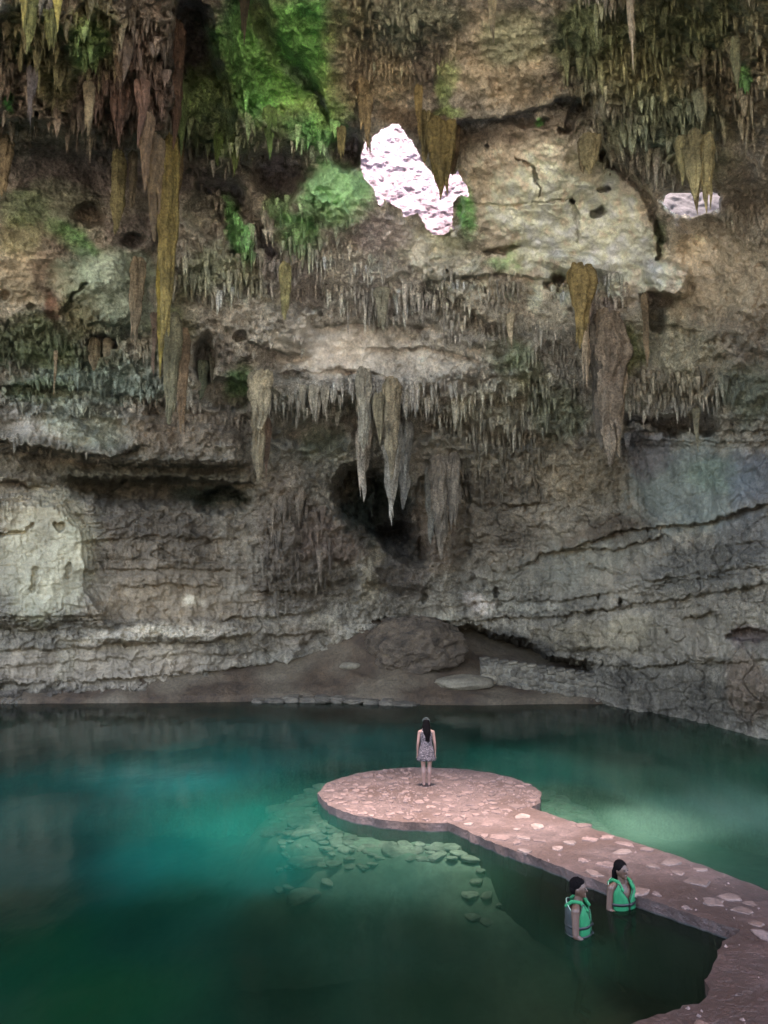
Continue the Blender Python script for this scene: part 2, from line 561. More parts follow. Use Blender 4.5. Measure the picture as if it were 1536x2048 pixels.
smooth = np.clip(ell(1120, 420, 190, 150, 30) + .9 * ell(668, 385, 70, 66) + .9 * ell(80, 1110, 105, 120) + .7 * ell(1380, 970, 150, 110) + .5 * ell(1000, 110, 110, 110)
                 + .6 * ell(1180, 1130, 150, 70) + .8 * ell(1150, 500, 170, 110, 20) + .6 * ell(1430, 560, 120, 90) + .6 * ell(880, 520, 130, 50, 30) + .6 * ell(230, 560, 90, 60) + .6 * ell(60, 560, 80, 60) + .6 * ell(660, 690, 120, 60) + .6 * ell(150, 860, 120, 30) + .5 * ell(1350, 1270, 180, 50) + .5 * ell(760, 700, 230, 60) + .5 * ell(330, 1190, 180, 60) + .5 * ell(240, 1330, 280, 40), 0, 1)
rough = 1 - 0.72 * smooth

n_big = fbm(PB, 0.22, 3, 1.5)
R += n_big * 1.5 * (1 - 0.5 * strata)
R += fbm(PB, 0.55, 4, 5.0, ridged=True) * -0.75 * (.35 + .65 * rough) * (1 - 0.5 * strata)
R += fbm(PB, 1.3, 3, 7.0, ridged=True) * -0.30 * rough
# hanging draperies: narrow in plan, long in height, with ragged lower ends
dr = fbm(PB, (2.1, 2.1, 0.42), 3, 21.0, ridged=True)
dr2 = fbm(PB, (6.0, 6.0, 1.3), 2, 25.0, ridged=True)
saw = (PB[..., 2] * 0.75 + 1.3 * fbm(PB, (1.4, 1.4, .4), 3, 41.0)) % 1.0
R += drip * (-0.45 * dr - 0.16 * dr2 + 0.55 * sstep(0.0, 0.85, 1 - saw) - 0.25)
R += (1 - drip) * -0.10 * dr2 * rough
# bedding
zz = PB[..., 2] - 0.10 * (PB[..., 0]) * sstep(0, 6, PB[..., 0]) + 0.35 * fbm(PB, 0.3, 2, 51.0)
for lam, am, o in ((0.95, 0.11, 61.0), (0.36, 0.07, 67.0), (0.17, 0.045, 71.0)):
    q = zz / lam + 0.5 * fbm(PB, (0.5, 0.5, 1.0), 3, o)
    k = np.floor(q)
    fr = q - k
    hk = noise(np.stack([k * 0.73, k * 0.31 + PB[..., 0] * 0.22, k * 0], -1), 1.0, o)
    R += strata * rough * am * (1.4 * hk + 0.9 * np.exp(-((fr - 0.03) / 0.07) ** 2))
R += (1 - .4 * strata) * (fbm(PB, 2.6, 4, 81.0) * 0.24 + fbm(PB, 7.0, 4, 87.0) * 0.09) * (0.3 + 0.7 * rough)
pits = sstep(0.42, 0.62, fbm(PB, 1.7, 3, 91.0))
R += pits * 0.30 * (0.35 + rough) * 0.6
jag = fbm(PB, 1.8, 4, 97.0, ridged=True)
R += sstep(.25, .6, jag) * -.16 * rough * (1 - .6 * strata)
blocks = np.abs(noise(PB, (0.9, 0.9, 1.5), 95.0))
R += strata * 0.22 * (1 - sstep(0, 0.05, blocks)) * rough

P = PB + D * R[..., None]
DEP = np.linalg.norm(P - np.array([0, 0, H]), axis=-1)


def grid_at(A, px, py):
    i = np.interp(px, gx, np.arange(len(gx)))
    j = np.interp(py, gy, np.arange(len(gy)))
    i0, j0 = np.floor(i).astype(int), np.floor(j).astype(int)
    i1, j1 = np.minimum(i0 + 1, len(gx) - 1), np.minimum(j0 + 1, len(gy) - 1)
    a, b = i - i0, j - j0
    if A.ndim == 3:
        a, b = a[..., None], b[..., None]
    return (A[j0, i0] * (1 - a) + A[j0, i1] * a) * (1 - b) + (A[j1, i0] * (1 - a) + A[j1, i1] * a) * b


# ------------------------------------------------------------------ rock colours: moss, algae, iron stain, calcite, plus painted lamp tints and recess shade
GREY = (.235, .215, .18)
PALE = (.36, .33, .285)
TAN = (.27, .225, .155)
BROWN = (.125, .095, .068)
DARK = (.05, .038, .03)
MAUVE = (.12, .10, .095)
GREEN = (.085, .32, .06)  # moss and algae, with green lamp light painted in
LIME = (.165, .27, .06)
OLIVE = (.15, .145, .05)
GG = (.17, .205, .13)
TEAL = (.17, .235, .18)
BLUE = (.12, .155, .165)
WHITE = (.50, .47, .43)
VIO = (.23, .19, .21)
MOSSD = (.07, .095, .04)
BLOBS = [  # cx, cy, rx, ry, rot, colour, strength
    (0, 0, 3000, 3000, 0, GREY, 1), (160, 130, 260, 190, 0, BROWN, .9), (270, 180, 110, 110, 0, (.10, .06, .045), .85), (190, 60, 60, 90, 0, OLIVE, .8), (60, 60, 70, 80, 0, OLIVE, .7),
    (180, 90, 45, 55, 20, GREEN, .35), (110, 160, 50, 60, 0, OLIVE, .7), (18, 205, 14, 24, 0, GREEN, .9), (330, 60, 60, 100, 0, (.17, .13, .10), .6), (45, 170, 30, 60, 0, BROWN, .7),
    (390, 150, 65, 170, -5, DARK, .95), (150, 340, 190, 60, 0, MAUVE, .9), (380, 370, 90, 50, 0, MAUVE, .9),  # dark brown and mauve: shade of the upper-left hollows painted in
    (430, 250, 90, 75, 0, GG, .8), (390, 190, 40, 50, 0, LIME, .6), (450, 280, 30, 40, 0, LIME, .5),
    (560, 130, 140, 150, 0, LIME, .9), (500, 60, 70, 110, 0, GREEN, .7), (600, 70, 60, 120, 0, GREEN, .95), (520, 190, 60, 60, 0, GREEN, .8), (640, 260, 60, 50, 0, GREEN, .8), (660, 200, 50, 60, 0, LIME, .7),
    (530, 50, 22, 70, -15, BROWN, .9), (590, 140, 42, 14, 45, TEAL, .9), (640, 195, 30, 7, 55, TEAL, .8),
    (760, 160, 90, 70, 0, (.26, .21, .12), .85), (700, 60, 60, 90, 0, OLIVE, .6), (720, 110, 50, 60, 0, TAN, .6), (820, 50, 100, 80, 0, GG, .6), (870, 130, 40, 80, 0, BROWN, .6), (900, 170, 24, 60, 10, LIME, .6),
    (1010, 110, 110, 90, 0, TAN, .85), (1030, 80, 90, 60, 0, GG, .6), (1160, 90, 50, 90, -20, MOSSD, .8), (1050, 170, 120, 40, 0, TAN, .7),
    (1370, 120, 230, 190, 0, OLIVE, .85), (1400, 60, 160, 80, 0, MOSSD, .6), (1440, 180, 100, 80, 0, BROWN, .55), (1330, 250, 110, 70, 0, GG, .75), (1500, 150, 60, 120, 0, TAN, .5), (1480, 160, 14, 30, 0, GREEN, .7), (1300, 285, 30, 20, 0, TEAL, .6),
    (920, 290, 50, 40, 0, (.16, .12, .07), .8), (850, 240, 60, 30, 0, (.13, .09, .06), .9), (800, 230, 60, 25, 0, (.15, .11, .07), .8), (1040, 265, 110, 25, -5, BROWN, .7), (900, 225, 40, 12, 0, LIME, .6), (1080, 245, 10, 10, 0, GREEN, .8),
    (1000, 345, 80, 60, 0, TAN, .9), (1100, 400, 170, 120, 20, (.33, .29, .22), .8), (1200, 480, 120, 110, 0, PALE, .75), (1180, 330, 50, 40, 0, OLIVE, .6), (1230, 360, 60, 30, 30, WHITE, .35),
    (1390, 405, 66, 26, 0, (.66, .62, .64), 1), (1420, 330, 80, 40, 0, OLIVE, .7), (1490, 380, 60, 60, 0, BROWN, .7), (1320, 480, 14, 50, -5, (.06, .09, .03), .9), (1400, 480, 70, 50, 0, TAN, .7), (1470, 560, 90, 100, 0, (.18, .145, .10), .8), (1400, 600, 100, 60, 0, TAN, .6),  # first blob paints the daylight on the upper-right gap as pale rock
    (1335, 555, 45, 36, 20, PALE, .8), (1350, 690, 120, 70, 20, (.24, .22, .15), .8), (1500, 670, 80, 80, 0, BROWN, .5),
    (668, 385, 78, 70, 0, (.12, .27, .115), .95), (640, 430, 60, 30, 0, (.11, .19, .09), .8), (600, 470, 50, 50, 0, GREEN, .6), (560, 410, 40, 40, 0, GREEN, .5), (470, 460, 22, 70, -20, GREEN, .8), (560, 350, 60, 40, 0, MAUVE, .9), (700, 310, 30, 40, 0, MAUVE, .9),
    (935, 430, 22, 50, 0, GREEN, .95), (1040, 510, 36, 36, 0, GREEN, .9), (1055, 460, 14, 50, 0, LIME, .7), (1010, 530, 40, 18, 0, GREEN, .5),
    (850, 520, 120, 60, 30, (.24, .25, .235), .8), (760, 470, 60, 40, 0, VIO, .7), (900, 480, 60, 40, 20, GG, .6), (1000, 420, 60, 40, 0, (.27, .26, .20), .6),
    (120, 420, 90, 60, 0, GG, .6), (40, 470, 60, 50, 0, OLIVE, .6), (150, 480, 60, 25, 30, GREEN, .6), (180, 430, 40, 26, 0, BROWN, .8), (270, 470, 60, 50, 0, MAUVE, .8), (60, 560, 90, 60, 0, TAN, .8), (110, 540, 50, 80, 0, (.17, .13, .10), .8), (105, 620, 18, 34, 0, (.12, .05, .025), .8),
    (215, 540, 90, 50, 0, TEAL, .85), (170, 620, 50, 60, 30, OLIVE, .7), (250, 610, 50, 80, 0, TEAL, .7), (60, 690, 110, 60, 0, MOSSD, .85), (150, 720, 120, 40, 0, MOSSD, .7), (180, 770, 170, 40, 0, (.15, .20, .165), .8), (80, 790, 80, 40, 0, MOSSD, .8), (270, 750, 70, 50, 0, (.17, .22, .20), .7),
    (430, 560, 80, 70, 0, GG, .7), (370, 620, 40, 60, 0, OLIVE, .6), (520, 560, 50, 60, 0, OLIVE, .5), (540, 530, 26, 50, 0, VIO, .6), (390, 420, 40, 40, 0, (.25, .25, .20), .6), (600, 570, 50, 40, 0, VIO, .6), (620, 640, 60, 40, 0, VIO, .7),
    (430, 600, 60, 40, 0, PALE, .5), (500, 660, 60, 60, 0, (.30, .26, .21), .8), (640, 700, 130, 80, 0, (.25, .25, .235), .8), (720, 590, 70, 60, 0, (.20, .20, .18), .7), (760, 700, 160, 80, 10, (.26, .245, .235), .8), (640, 680, 22, 60, -10, (.17, .165, .21), .6),
    (480, 770, 36, 46, 0, (.05, .11, .03), .9), (440, 700, 30, 40, 0, MAUVE, .6), (900, 700, 130, 70, 0, GREY, .6), (1020, 715, 60, 40, 20, (.09, .16, .06), .9), (1050, 760, 50, 40, 0, (.13, .16, .08), .8), (900, 620, 120, 50, 20, (.25, .235, .19), .7), (1090, 600, 70, 60, 0, (.33, .31, .25), .7),
    (1250, 700, 40, 50, 0, (.14, .15, .04), .8), (1200, 640, 30, 60, 0, VIO, .6), (1000, 800, 120, 60, 0, (.20, .19, .13), .7), (1120, 830, 60, 60, 0, MOSSD, .6), (1360, 770, 100, 40, 0, (.20, .17, .11), .7), (1500, 790, 80, 70, 0, (.08, .10, .07), .8),
    (60, 840, 80, 40, 0, (.24, .22, .19), .8), (170, 850, 120, 50, 15, (.20, .22, .17), .8), (350, 860, 110, 50, 0, (.17, .13, .09), .8), (480, 840, 60, 50, 0, (.15, .12, .09), .7), (640, 890, 50, 50, 0, (.10, .17, .10), .7), (650, 920, 70, 40, 0, (.22, .24, .19), .5), (560, 870, 40, 70, 0, (.13, .13, .11), .7),
    (90, 930, 110, 50, 0, (.16, .14, .10), .7), (300, 960, 220, 40, 0, (.085, .085, .06), .8), (420, 990, 90, 20, 0, (.03, .05, .04), .9), (270, 1000, 100, 26, 0, (.08, .065, .05), .7),  # darkest browns carry the shade under the left ledge
    (90, 1110, 100, 130, 0, (.33, .34, .25), .95), (60, 1030, 110, 40, 0, (.30, .27, .20), .7), (145, 1090, 30, 60, -10, (.27, .33, .25), .7), (70, 1150, 20, 90, 0, (.20, .25, .17), .6), (40, 1150, 14, 70, 0, (.13, .16, .09), .5),  # green-tinged blobs carry lamp light falling on the pale left wall
    (330, 1120, 180, 80, 0, (.165, .135, .10), .9), (330, 1210, 180, 50, 0, (.21, .165, .11), .9), (320, 1050, 160, 40, 0, (.10, .085, .07), .8), (200, 1330, 320, 50, -4, (.24, .20, .15), .8),
    (300, 1268, 200, 14, -2, (.44, .39, .31), .95), (390, 1204, 22, 16, 0, (.42, .38, .30), 1), (430, 1258, 60, 18, 0, (.38, .33, .26), .8), (640, 1243, 32, 15, 0, (.38, .35, .28), .9), (740, 1150, 26, 70, 0, (.32, .28, .20), .8), (130, 1320, 24, 60, 0, (.33, .30, .23), .5), (40, 1260, 60, 12, 0, (.33, .30, .24), .6),
    (580, 1060, 80, 120, 0, (.16, .13, .105), .8), (660, 1080, 70, 60, 0, (.15, .105, .08), .8), (640, 950, 50, 50, 0, (.21, .20, .17), .7), (600, 1170, 110, 50, 0, (.15, .12, .09), .7), (560, 1270, 120, 30, 0, (.19, .16, .12), .7),
    (760, 1020, 90, 80, 30, (.02, .035, .03), .95), (800, 1070, 60, 60, 30, (.035, .03, .028), .9), (880, 1060, 50, 90, 0, (.20, .15, .11), .8), (870, 900, 60, 60, 0, (.17, .15, .12), .7), (800, 1160, 60, 40, 0, (.11, .09, .075), .8),  # near-black: shade of the cave mouth painted into the rock
    (1000, 960, 130, 80, 0, (.17, .15, .12), .8), (1150, 940, 90, 70, 0, (.22, .19, .135), .8), (1000, 1090, 130, 80, 0, (.14, .12, .095), .8), (1060, 1180, 160, 60, 0, (.16, .155, .135), .8),
    (1380, 970, 150, 110, 0, BLUE, .9), (1290, 900, 50, 60, 0, (.10, .10, .12), .9), (1440, 950, 80, 40, 0, (.13, .19, .175), .8), (1510, 960, 60, 80, 0, (.10, .12, .17), .8), (1500, 1070, 80, 60, 0, (.11, .12, .15), .6), (1230, 950, 24, 90, 0, (.20, .18, .14), .8),  # blue and teal: bluish lamp light on the right wall painted in
    (1180, 1110, 120, 60, -10, (.135, .14, .125), .7), (1400, 1130, 150, 60, -10, (.13, .13, .125), .8), (1210, 1060, 90, 22, -12, (.11, .08, .055), .7), (960, 1205, 26, 20, 30, (.42, .38, .36), 1), (1050, 1215, 80, 9, -3, (.32, .31, .27), .8),
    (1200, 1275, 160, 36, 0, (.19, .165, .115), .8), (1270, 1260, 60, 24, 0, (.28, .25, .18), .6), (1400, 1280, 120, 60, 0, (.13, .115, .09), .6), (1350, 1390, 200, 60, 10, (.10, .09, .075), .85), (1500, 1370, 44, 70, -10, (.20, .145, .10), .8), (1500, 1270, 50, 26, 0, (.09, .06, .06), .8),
    (800, 640, 340, 160, 8, (.31, .30, .275), .5), (720, 850, 160, 60, 0, (.27, .26, .22), .45), (1470, 480, 120, 200, 0, (.23, .20, .15), .5), (1000, 880, 140, 70, 0, (.23, .22, .17), .4), (740, 700, 260, 100, 5, (.33, .315, .30), .75), (700, 630, 160, 60, 0, (.28, .27, .26), .5), (1160, 500, 190, 110, 15, (.35, .315, .275), .8), (1060, 350, 110, 60, 10, (.31, .275, .23), .7), (1140, 420, 160, 90, 15, (.34, .31, .27), .5), (1440, 520, 110, 60, 0, (.28, .24, .18), .4), (620, 830, 90, 40, 0, (.30, .28, .23), .4), (230, 560, 80, 60, 0, (.24, .29, .25), .6), (470, 620, 100, 40, 0, (.34, .31, .27), .5), (800, 560, 120, 60, 20, (.30, .29, .28), .6), (1030, 620, 110, 50, 0, (.35, .32, .26), .5), (640, 610, 90, 50, 0, (.27, .26, .24), .4), (1130, 440, 190, 130, 20, (.40, .36, .28), .5), (250, 600, 60, 90, 0, (.22, .26, .20), .4), (900, 540, 120, 50, 25, (.30, .30, .27), .5), (480, 640, 70, 60, 0, (.34, .31, .26), .5),
    (560, 110, 110, 120, 0, (.12, .26, .04), .55), (430, 240, 70, 60, 0, (.15, .21, .06), .5), (330, 640, 30, 60, 0, (.14, .2, .08), .4), (1180, 60, 80, 60, 0, (.14, .19, .08), .4), (50, 420, 60, 40, 0, (.1, .18, .07), .5), (150, 560, 50, 40, 0, (.18, .24, .17), .4), (85, 1115, 100, 125, 0, (.36, .345, .255), .9), (300, 1270, 190, 13, -2, (.50, .45, .37), .8),
    (1020, 1290, 100, 26, 10, (.05, .045, .04), .9), (880, 1230, 50, 14, 0, (.27, .26, .21), .7), (830, 1220, 90, 20, 0, (.13, .11, .08), .6), (200, 1392, 420, 14, -1, (.07, .055, .045), .8),  # first blob paints the shade of the recess behind the low wall
]
mottle = fbm(PB, 1.3, 4, 101.0)
mottle2 = fbm(PB, 4.5, 3, 111.0)
Cc = np.zeros(GX.shape + (3,), np.float32)
X2 = GX + wx * 0.8 + mottle2 * 9
Y2 = GY + wy * 0.8 + mottle2 * 9
for cx, cy, rx, ry, rot, col, stg in BLOBS:
    if rx > 2000:
        Cc[:] = col
        continue
    c, s = math.cos(math.radians(rot)), math.sin(math.radians(rot))
    m_ = 1.7 * max(rx, ry) + 60
    i0, i1 = np.searchsorted(gx, [cx - m_, cx + m_])
    j0, j1 = np.searchsorted(gy, [cy - m_, cy + m_])
    W_ = (slice(j0, j1), slice(i0, i1))
    xw, yw_ = X2[W_] - cx, Y2[W_] - cy
    u = (xw * c + yw_ * s) / rx
    v = (-xw * s + yw_ * c) / ry
    r = np.sqrt(u * u + v * v) + 0.38 * mottle[W_]
    a = (stg * (1 - sstep(0.55, 1.25, r)))[..., None]
    Cc[W_] = Cc[W_] * (1 - a) + np.asarray(col, np.float32) * a
# mineral streaks that run down the rock, iron and manganese films
streak = fbm(PB, (2.2, 2.2, 0.16), 4, 121.0)
Cc *= (1 + 0.45 * streak)[..., None]
iron = sstep(0.15, 0.5, fbm(PB, 0.45, 3, 131.0))[..., None] * 0.15
Cc = Cc * (1 - iron) + Cc * np.array([1.12, .86, .66]) * iron
# fill light by height painted into the rock: upper lightened, lower darkened and browned
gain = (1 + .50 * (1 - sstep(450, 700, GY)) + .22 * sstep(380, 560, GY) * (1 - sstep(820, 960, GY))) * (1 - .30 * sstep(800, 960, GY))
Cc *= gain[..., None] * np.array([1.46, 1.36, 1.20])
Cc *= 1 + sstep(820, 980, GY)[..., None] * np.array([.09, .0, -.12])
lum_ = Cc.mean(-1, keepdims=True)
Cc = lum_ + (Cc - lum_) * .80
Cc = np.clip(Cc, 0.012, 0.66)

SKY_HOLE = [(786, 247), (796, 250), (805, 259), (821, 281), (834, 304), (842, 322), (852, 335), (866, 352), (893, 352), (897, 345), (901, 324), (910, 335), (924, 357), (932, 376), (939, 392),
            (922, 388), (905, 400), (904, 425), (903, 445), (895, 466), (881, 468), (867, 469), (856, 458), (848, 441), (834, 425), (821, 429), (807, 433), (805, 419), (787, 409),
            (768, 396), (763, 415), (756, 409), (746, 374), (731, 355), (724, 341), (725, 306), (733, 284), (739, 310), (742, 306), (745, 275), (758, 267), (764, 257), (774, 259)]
ny, nx = GX.shape
idx = np.arange(ny * nx).reshape(ny, nx)
quads = np.stack([idx[:-1, :-1], idx[1:, :-1], idx[1:, 1:], idx[:-1, 1:]], -1).reshape(-1, 4)
jx = noise(PB, 4.0, 7.7) * 3.0
jy = noise(PB, 4.0, 19.7) * 3.0
HO = poly(SKY_HOLE, GX + jx, GY + jy)
GAP = [(1326, 406), (1338, 386), (1440, 386), (1436, 416), (1388, 433), (1345, 425)]
HO |= poly(GAP, GX + jx, GY + jy)
keep = ~(HO[:-1, :-1] | HO[1:, :-1] | HO[1:, 1:] | HO[:-1, 1:]).reshape(-1)
quads = quads[keep]
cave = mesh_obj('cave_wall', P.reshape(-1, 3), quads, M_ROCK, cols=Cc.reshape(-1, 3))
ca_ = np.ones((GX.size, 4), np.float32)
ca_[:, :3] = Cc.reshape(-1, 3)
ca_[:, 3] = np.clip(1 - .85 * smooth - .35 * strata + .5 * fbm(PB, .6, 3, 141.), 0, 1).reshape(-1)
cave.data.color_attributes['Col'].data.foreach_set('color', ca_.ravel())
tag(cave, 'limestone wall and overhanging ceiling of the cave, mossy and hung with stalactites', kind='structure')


def wall_pt(px, py):
    return grid_at(P, np.asarray(px, float), np.asarray(py, float))


def wall_col(px, py):
    return grid_at(Cc, np.asarray(px, float), np.asarray(py, float))


# sunlit rock of the shaft beyond the opening, open to the sky above
sx, sy = np.meshgrid(np.linspace(0, 1, 260), np.linspace(0, 1, 340))
lip = at(np.array(830.), np.array(470.), grid_at(P, np.array(830.), np.array(485.))[1] + 0.25)
Xs = lip[0] - 4.0 + 8.5 * sx
ang = sy
Ys = lip[1] - 0.1 + 6.4 * ang ** 1.15 - 1.2 * np.cos((sx - .45) * 5.5) * 0 + 1.0 * (np.abs(sx - 0.5) * 2) ** 2 * -1.2
Zs = lip[2] - 2.4 + 13.0 * ang
SPt = np.stack([Xs, Ys, Zs], -1)
rr = fbm(SPt, 0.8, 5, 201.0, ridged=True) * 0.30 + fbm(SPt, (2.6, 2.6, 1.3), 3, 205.0) * 0.12
SPt[..., 1] += rr
SPt[..., 2] += rr * 0.4
spx, spy = proj(SPt)
wd = wall_pt(spx, spy)[..., 1]
inh = poly(SKY_HOLE, spx, spy) | poly([(770 + (x - 830) * 1.12 + 60, 365 + (y - 365) * 1.12) for x, y in SKY_HOLE], spx, spy)
kk_ = np.where(inh, 1.0, np.maximum(1.0, (wd + .7) / SPt[..., 1]))[..., None]
SPt = np.array([0, 0, H]) + (SPt - np.array([0, 0, H])) * kk_
i2 = np.arange(sx.size).reshape(sx.shape)
sq = np.stack([i2[:-1, :-1], i2[1:, :-1], i2[1:, 1:], i2[:-1, 1:]], -1).reshape(-1, 4)
inh2 = poly([(830 + (x - 830) * 1.3, 365 + (y - 365) * 1.22) for x, y in SKY_HOLE], spx, spy)
sq = sq[inh2.reshape(-1)[sq].any(1)]
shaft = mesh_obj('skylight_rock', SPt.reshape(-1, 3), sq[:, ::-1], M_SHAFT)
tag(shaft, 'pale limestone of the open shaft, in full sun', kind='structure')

# grey rock seen through the second gap at the upper right
lip2 = at(np.array(1385.), np.array(432.), grid_at(P, np.array(1385.), np.array(440.))[1] + .35)
s2x, s2y = np.meshgrid(np.linspace(0, 1, 70), np.linspace(0, 1, 70))
G2 = np.stack([lip2[0] - 1.5 + 3.0 * s2x, lip2[1] + 2.6 * s2y, lip2[2] - .5 + 4.0 * s2y], -1)
G2[..., 1] += fbm(G2, 1.4, 4, 221., ridged=True) * .2
g2x, g2y = proj(G2)
k2_ = np.where(poly([(1320, 375), (1450, 375), (1450, 440), (1320, 440)], g2x, g2y), 1.0, np.maximum(1.0, (wall_pt(g2x, g2y)[..., 1] + .8) / G2[..., 1]))[..., None]
G2 = np.array([0, 0, H]) + (G2 - np.array([0, 0, H])) * k2_
i3 = np.arange(s2x.size).reshape(s2x.shape)
g2f = np.stack([i3[:-1, :-1], i3[:-1, 1:], i3[1:, 1:], i3[1:, :-1]], -1).reshape(-1, 4)
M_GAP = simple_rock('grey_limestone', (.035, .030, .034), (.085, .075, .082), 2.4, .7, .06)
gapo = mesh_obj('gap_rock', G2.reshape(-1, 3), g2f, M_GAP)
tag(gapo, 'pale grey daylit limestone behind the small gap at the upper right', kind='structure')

# ------------------------------------------------------------------ stalactites (parts of the cave wall)
def drip_mesh(length, rad, seed, nseg=14, nring=16, lobes=4, tipfrac=0.0, shape=1.0, ragged=0.3, flut=0.30):
    """a fused bundle of hanging drips, top at z=0, fluted, tiered and uneven"""
    r_ = random.Random(seed)
    V, Fc = [], []
    n0 = 0
    items = [(0, 0, 1.0, .8 if lobes else 1.0)]
    a = r_.uniform(0, 6)
    for k in range(lobes):
        a += 2.4 + r_.uniform(-.5, .5)
        q = r_.uniform(.45, .8)
        items.append((math.cos(a) * rad * q, math.sin(a) * rad * q, r_.choice((r_.uniform(.35, .7), r_.uniform(.7, .95))), r_.uniform(.3, .62)))
    th = np.linspace(0, 2 * math.pi, nseg, endpoint=False)
    t = np.linspace(0, 1, nring)
    T, TH = np.meshgrid(t, th, indexing='ij')
    for m_, (ox, oy, lf, rf) in enumerate(items):
        L = length * lf
        rr0 = rad * rf
        base = rr0 * np.maximum((1 - t ** (1.25 * shape)), 0.0) ** r_.uniform(.7, 1.05)
        base = np.maximum(base, rr0 * tipfrac * (1 - t) ** .2)
        base = base * (.35 + .65 * sstep(0, .13, t)) if nring > 6 else base
        if nring > 6:
            # tiers of flowstone: swellings that end in a drip edge
            u = t * L / max(rad * 2.2, .05) + r_.random() * 5
            base = base * (1 + ragged * (.55 * ((u % 1.0) - .35)) + ragged * noise(np.stack([t * 0, t * L * 1.6, t * 0], -1), 1.0, seed % 71 + rf))
            Pn = np.stack([np.cos(TH) * 1.3, np.sin(TH) * 1.3, T * L * 0.7], -1)
            nz = noise(Pn, 1.0, seed % 97 + ox * 3) + 0.8 * noise(Pn, (2.6, 2.6, .9), seed % 89)
            rr_ = base[:, None] * (1 + flut * nz * 1.7)
            wobx = noise(np.stack([t * L * .8, t * 0, t * 0 + m_], -1), 1, seed % 61) * rad * .4
            woby = noise(np.stack([t * m_, t * L * .8, t * 0], -1), 1, seed % 53) * rad * .4
        else:
            rr_ = base[:, None] * (1 + .35 * np.sin(TH * 2 + seed) + .2 * np.cos(TH * 3 + T * 4 + seed * .7))
            wobx = t * rad * r_.uniform(-.5, .5)
            woby = t * 0
        rr_[-1] = 0.002
        x = ox * (1 - .35 * T) + wobx[:, None] + rr_ * np.cos(TH)
        y = oy * (1 - .35 * T) + woby[:, None] + rr_ * np.sin(TH)
        z = -T * L
        V.append(np.stack([x, y, z], -1).reshape(-1, 3))
        ii = np.arange(nring * nseg).reshape(nring, nseg)
        jj = np.roll(ii, -1, 1)
        Fc.append(np.stack([ii[:-1], ii[1:], jj[1:], jj[:-1]], -1).reshape(-1, 4)[:, ::-1] + n0)
        n0 += nring * nseg
    return np.concatenate(V), np.concatenate(Fc)


def tint_cols(V, base, seed, amp=.35):
    k = 1 + amp * noise(V, (5, 5, .9), seed % 40) + .2 * noise(V, (2, 2, 2.), seed % 31)
    return np.clip(np.asarray(base)[None] * k[:, None], .01, .7)


OLY = (.20, .155, .055)
